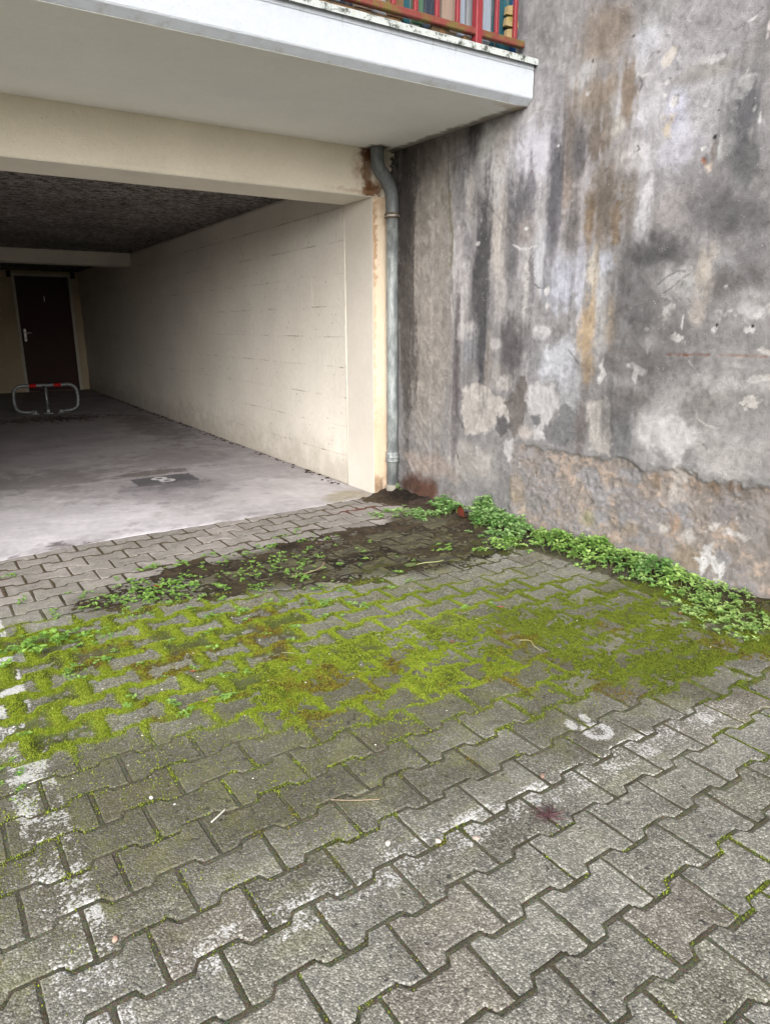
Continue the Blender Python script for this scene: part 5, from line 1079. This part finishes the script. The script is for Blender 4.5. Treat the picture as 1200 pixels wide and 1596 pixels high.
for i, (x, y, rx, ry, n, h, lf, lab) in enumerate([(-1.80, -1.05, .19, .10, 120, .016, .013, 'largest flat bright green weed patch on the dark soil'), (-1.30, -.99, .22, .09, 60, .02, .012, 'straggling weed patch right of the largest flat patch'),
      (-2.325, -1.41, .10, .06, 26, .05, .024, 'leafy weed with big rounded leaves by the white bay line'), (-2.15, -1.42, .10, .06, 40, .016, .011, 'small-leaved weed mat right of the big-leaved weed by the white line'), (-2.345, -.47, .05, .035, 12, .02, .012, 'weed tuft at the left end of the clean pavers'), (-.34, -1.25, .09, .03, 24, .018, .013, 'low weed strip on the dark patch in front of the red dead leaf'), (-.20, -1.40, .06, .03, 14, .016, .013, 'small weed on the dark patch nearest the tall wall clumps'), (-2.50, -2.2, .05, .09, 20, .016, .012, 'weed tuft in the white bay line at the left picture edge')]):
    plant('weed_patch', x, y, rx, ry, n, h, lf, YG1, (168, 206, 104), lab, 'weed', 'weed patches out on the paving', 160+i, .3)
# small sprouts from joints and soil
SPM = []
for k in range(7):
    rs = np.random.RandomState(300+k); sh = [(rs.normal(0, .010), rs.normal(0, .010), 0, rs.uniform(.002, .012), rs.normal(0, .004), rs.normal(0, .004)) for _ in range(rs.randint(3, 8))]
    lm, lc, sm = clump_mesh(sh, rs.uniform(.009, .013), rs, YG1, (170, 206, 110), (4, 7)); lm.materials.append(M_LEAF); a = lm.attributes.new('col', 'FLOAT_COLOR', 'POINT'); c4 = np.ones((len(lm.vertices), 4), np.float32); c4[:, :3] = lc; a.data.foreach_set('color', c4.ravel()); SPM.append(lm)
cnt = 0
QX, QY = RS.uniform(-2.5, 0, 6000), RS.uniform(-2.4, -.3, 6000); QF = np.stack(ground_fields(QX, QY), -1).tolist()
for x, y, (jd, q1, q2, q3, soil, jm, cp, bank, far) in zip(QX.tolist(), QY.tolist(), QF):
    pr = soil*.8*max(0, min(1, (-x-.5)/.9))+jm*(.5 if jd < .012 else .03)*(1-cp)*max(0, min(1, (-x-.6)/.8))+.02*far*(jd < .008)
    if RS.rand() < pr*.5 and cnt < 230:
        o = bpy.data.objects.new('weed_sprout', SPM[RS.randint(7)]); s = RS.uniform(.6, 1.5); o.scale = (s, s, s); o.location = (x, y, max(sheet_z(x, y), -.001)); o.rotation_euler = (0, 0, RS.uniform(0, 6.28))
        zn = ('clean far pavers beside the garage floor' if y > -.72 and soil < .5 else 'dark soil in front of the garage' if soil > .5 and x > -1.5 else 'dark soil left of the middle' if soil > .5 else 'mossy joints near the white bay line' if x < -2.0 else 'mossy joints left of the middle' if x < -1.4 else 'mossy paving right of the middle')
        link(o, label='tiny green weed sprout on the '+zn, cat='weed', group='tiny sprouts on the '+zn); cnt += 1

# ------------------------------------------------------------------ litter
def curled_leaf(name, loc, L, Wd, c, label, rot, curl=.6, group=None, tilt=(0, 0)):
    nu, nv = 9, 7; V = []; Fc = []; rs = np.random.RandomState(int(abs(loc[0]*1000)))
    for i in range(nu):
        t = i/(nu-1); w_ = Wd*math.sin(math.pi*min(t*.92+.06, 1))**.7*(1+.12*rs.uniform(-1, 1))
        for j in range(nv):
            s = j/(nv-1)*2-1; a = s*curl*1.6; V.append(((t-.5)*L, w_*.5*math.sin(a)/max(curl*1.6, .1)*1.2, .002+w_*.5*(1-math.cos(a))+.01*L*rs.uniform(-1, 1)+.12*L*(t-.5)**2))
    for i in range(nu-1):
        for j in range(nv-1): q = i*nv+j; Fc.append((q, q+nv, q+nv+1, q+1))
    bm = bmesh.new(); vs_ = [bm.verts.new(v) for v in V]; [bm.faces.new([vs_[k] for k in f]) for f in Fc]; bmesh.ops.solidify(bm, geom=bm.faces[:], thickness=.0006)
    for f in bm.faces: f.smooth = True
    me = bpy.data.meshes.new(name); bm.to_mesh(me); bm.free()
    o = obj_from(name, me, mat_plain(name+'_skin', c, .7, 0, .25, 60, .5), loc=loc, label=label, cat='leaf', group=group); o.rotation_euler = (tilt[0], tilt[1], rot); return o
LX, LY = 0.058, -0.898; curled_leaf('dead_leaf', (LX, LY, sheet_z(LX, LY)+.024), .115, .10, (150, 80, 62), 'large curled red-brown dead leaf among the wall weeds', .5, .75, tilt=(.75, .2))
DL = 'small dead leaves on the paving'
for i, (x, y, L, c, lab) in enumerate([(-1.915, -1.895, .028, (206, 140, 96), 'orange leaf scrap on moss at the left'), (-1.59, -1.60, .024, (190, 132, 92), 'small orange leaf scrap beside a dark paver'), (-.65, -2.056, .03, (186, 120, 96), 'pinkish leaf scrap at the far rim of the moss carpet'), (-.06, -2.50, .03, (214, 164, 120), 'pale orange leaf on the moss near the wall weeds'), (-1.80, -1.0, .045, (176, 92, 54), 'rusty leaf lying on the largest flat weed patch'), (-1.95, -2.12, .02, (212, 168, 136), 'pale pinkish chip on the mossy joint left of centre'), (-1.02, -2.2, .024, (176, 128, 100), 'brownish chip in the middle of the moss carpet')]):
    curled_leaf('leaf_scrap', (x, y, max(sheet_z(x, y), 0)+.003), L, L*.5, c, lab, i*1.3, .3, DL)
curled_leaf('grey_leaf', (-.06, -1.752, .004), .055, .025, (176, 172, 160), 'flat pale grey leaf on the pavers before the wall weeds', .4, .15)
curled_leaf('broad_leaf', (-.66, -1.40, .006), .075, .05, (136, 150, 96), 'broad pale green leaf lying on the dark damp patch', .2, .2)
def twig(name, pts, r, c, label): tube_obj(name, smooth_path(pts, 5), r, mat_plain(name+'_bark', c, .8, 0, .15, 60), 6, label=label, cat='twig')
twig('pale_stick', [(-2.122, -2.672, .004), (-2.10, -2.66, .0045), (-2.078, -2.646, .004)], .0024, (196, 194, 184), 'short white stick on the bare pavers at the left')
twig('straw', [(-.80, -2.33, .006), (-.775, -2.36, .010), (-.79, -2.40, .008), (-.795, -2.44, .006)], .0010, (186, 180, 138), 'thin curved pale straw on the moss carpet')
twig('leaf_stalk', [(-.64, -1.405, .006), (-.58, -1.415, .010), (-.52, -1.43, .008), (-.47, -1.42, .005)], .0022, (158, 164, 112), 'pale green stalk lying on the dark damp patch')
twig('dry_twig', [(-1.22, -1.22, .006), (-1.14, -1.225, .010), (-1.06, -1.20, .012), (-1.01, -1.15, .02)], .0022, (158, 140, 112), 'thin brown twig on the dark soil right of the flat weeds')
twig('grass_stem', [(-1.84, -2.755, .003), (-1.79, -2.79, .0035), (-1.735, -2.82, .003)], .0008, (180, 160, 136), 'hair-thin dry grass stem on the bare pavers at the centre')
twig('short_straw', [(-1.60, -1.93, .004), (-1.565, -1.965, .007), (-1.53, -1.99, .004)], .0009, (170, 158, 126), 'short bent straw across a mossy joint')
def pebble(name, x, y, s, c, label):
    bm = bmesh.new(); bmesh.ops.create_icosphere(bm, subdivisions=2, radius=1)
    for v in bm.verts: v.co = Vector((v.co.x*s*.85, v.co.y*s*.62, v.co.z*s*.45))*(1+RS.uniform(-.12, .12))
    me = bpy.data.meshes.new(name); bm.to_mesh(me); bm.free(); o = obj_from(name, me, mat_plain(name+'_stone', c, .9, 0, .15, 80), loc=(x, y, s*.45), label=label, cat='stone', group='small stones on the pavers'); o.rotation_euler = (0, 0, RS.uniform(0, 6))
for a in ((-1.322, -2.976, .011, (140, 118, 104), 'brown pebble beside the worn white end line'), (-1.802, -2.963, .010, (210, 200, 192), 'pale pebble on a bare paver below the middle'), (-2.393, -2.894, .009, (186, 154, 138), 'pinkish pebble on the white bay line'), (-1.70, -3.02, .009, (200, 188, 176), 'small pale pebble in a joint near the end line'), (-1.62, -3.06, .011, (160, 148, 138), 'flat beige pebble at the end line'), (-2.22, -2.50, .008, (216, 212, 204), 'white pebble on the stained pavers at the left')): pebble('pebble', *a)
# withered weed
bm = bmesh.new()
for i in range(26):
    a = RS.uniform(0, 6.28); l = RS.uniform(.02, .06); tube(bm, [(0, 0, .003), (math.cos(a)*l*.5, math.sin(a)*l*.5, .006+RS.uniform(0, .006)), (math.cos(a+.4)*l, math.sin(a+.4)*l, .003)], [.0016, .0014, .0006], 4, False)
me = bpy.data.meshes.new('withered_weed'); bm.to_mesh(me); bm.free(); obj_from('withered_weed', me, mat_plain('withered', (88, 60, 64), .9, 0, .3, 60), loc=(-1.423, -3.095, .0), label='dry purplish withered weed flattened in a paver joint', cat='weed')
# white and dark crumbs, litter at the pipe foot and in the garage: uncountable
def crumbs(name, P, smin, smax, mat, label, flat=.5):
    V = []; Fc = []
    for (x, y, z) in P:
        s = RS.uniform(smin, smax); b = len(V); a = RS.uniform(0, 6.28); e = RS.uniform(.5, 1)
        for k in range(4): t = a+k*1.57+RS.uniform(-.3, .3); V.append((x+s*math.cos(t), y+s*e*math.sin(t), z))
        V.append((x, y, z+s*flat)); Fc += [(b+k, b+(k+1) % 4, b+4) for k in range(4)]+[(b+3, b+2, b+1, b)]
    mesh_obj(name, V, Fc, mat, label=label, kind='stuff')
P = []
while len(P) < 150:
    x, y = RS.uniform(-2.5, 0), RS.uniform(-3.0, -1.0)
    if RS.rand() < math.exp(-((y+1.9)/.55)**2): P.append((x, y, max(sheet_z(x, y), 0)+.001))
crumbs('white_grit', P, .0014, .0042, mat_plain('white_grit', (226, 224, 216), .9, 0, .05, 50), 'white crumbs and petals scattered over the mossy paving')
P = [];
while len(P) < 110:
    x, y = RS.normal(.0, .11), RS.normal(-.17, .07)
    if x < xw(y)-.02: P.append((x, y, sheet_z(x, y)+.002))
crumbs('leaf_litter', P, .005, .014, mat_plain('rotten_litter', (62, 46, 36), .9, 0, .4, 30, .5), 'rotting brown leaf litter heaped at the downpipe foot', .35)
P = [(RS.normal(-1.15, .28), RS.normal(5.75, .22), .006) for _ in range(150)]+[(-.02-abs(RS.normal(0, .035)), RS.uniform(.4, 9), .006) for _ in range(220)]
crumbs('floor_litter', P, .005, .022, mat_plain('dry_litter', (58, 42, 32), .9, 0, .4, 30, .5), 'dry leaf crumbs on the garage floor along the wall', .5)
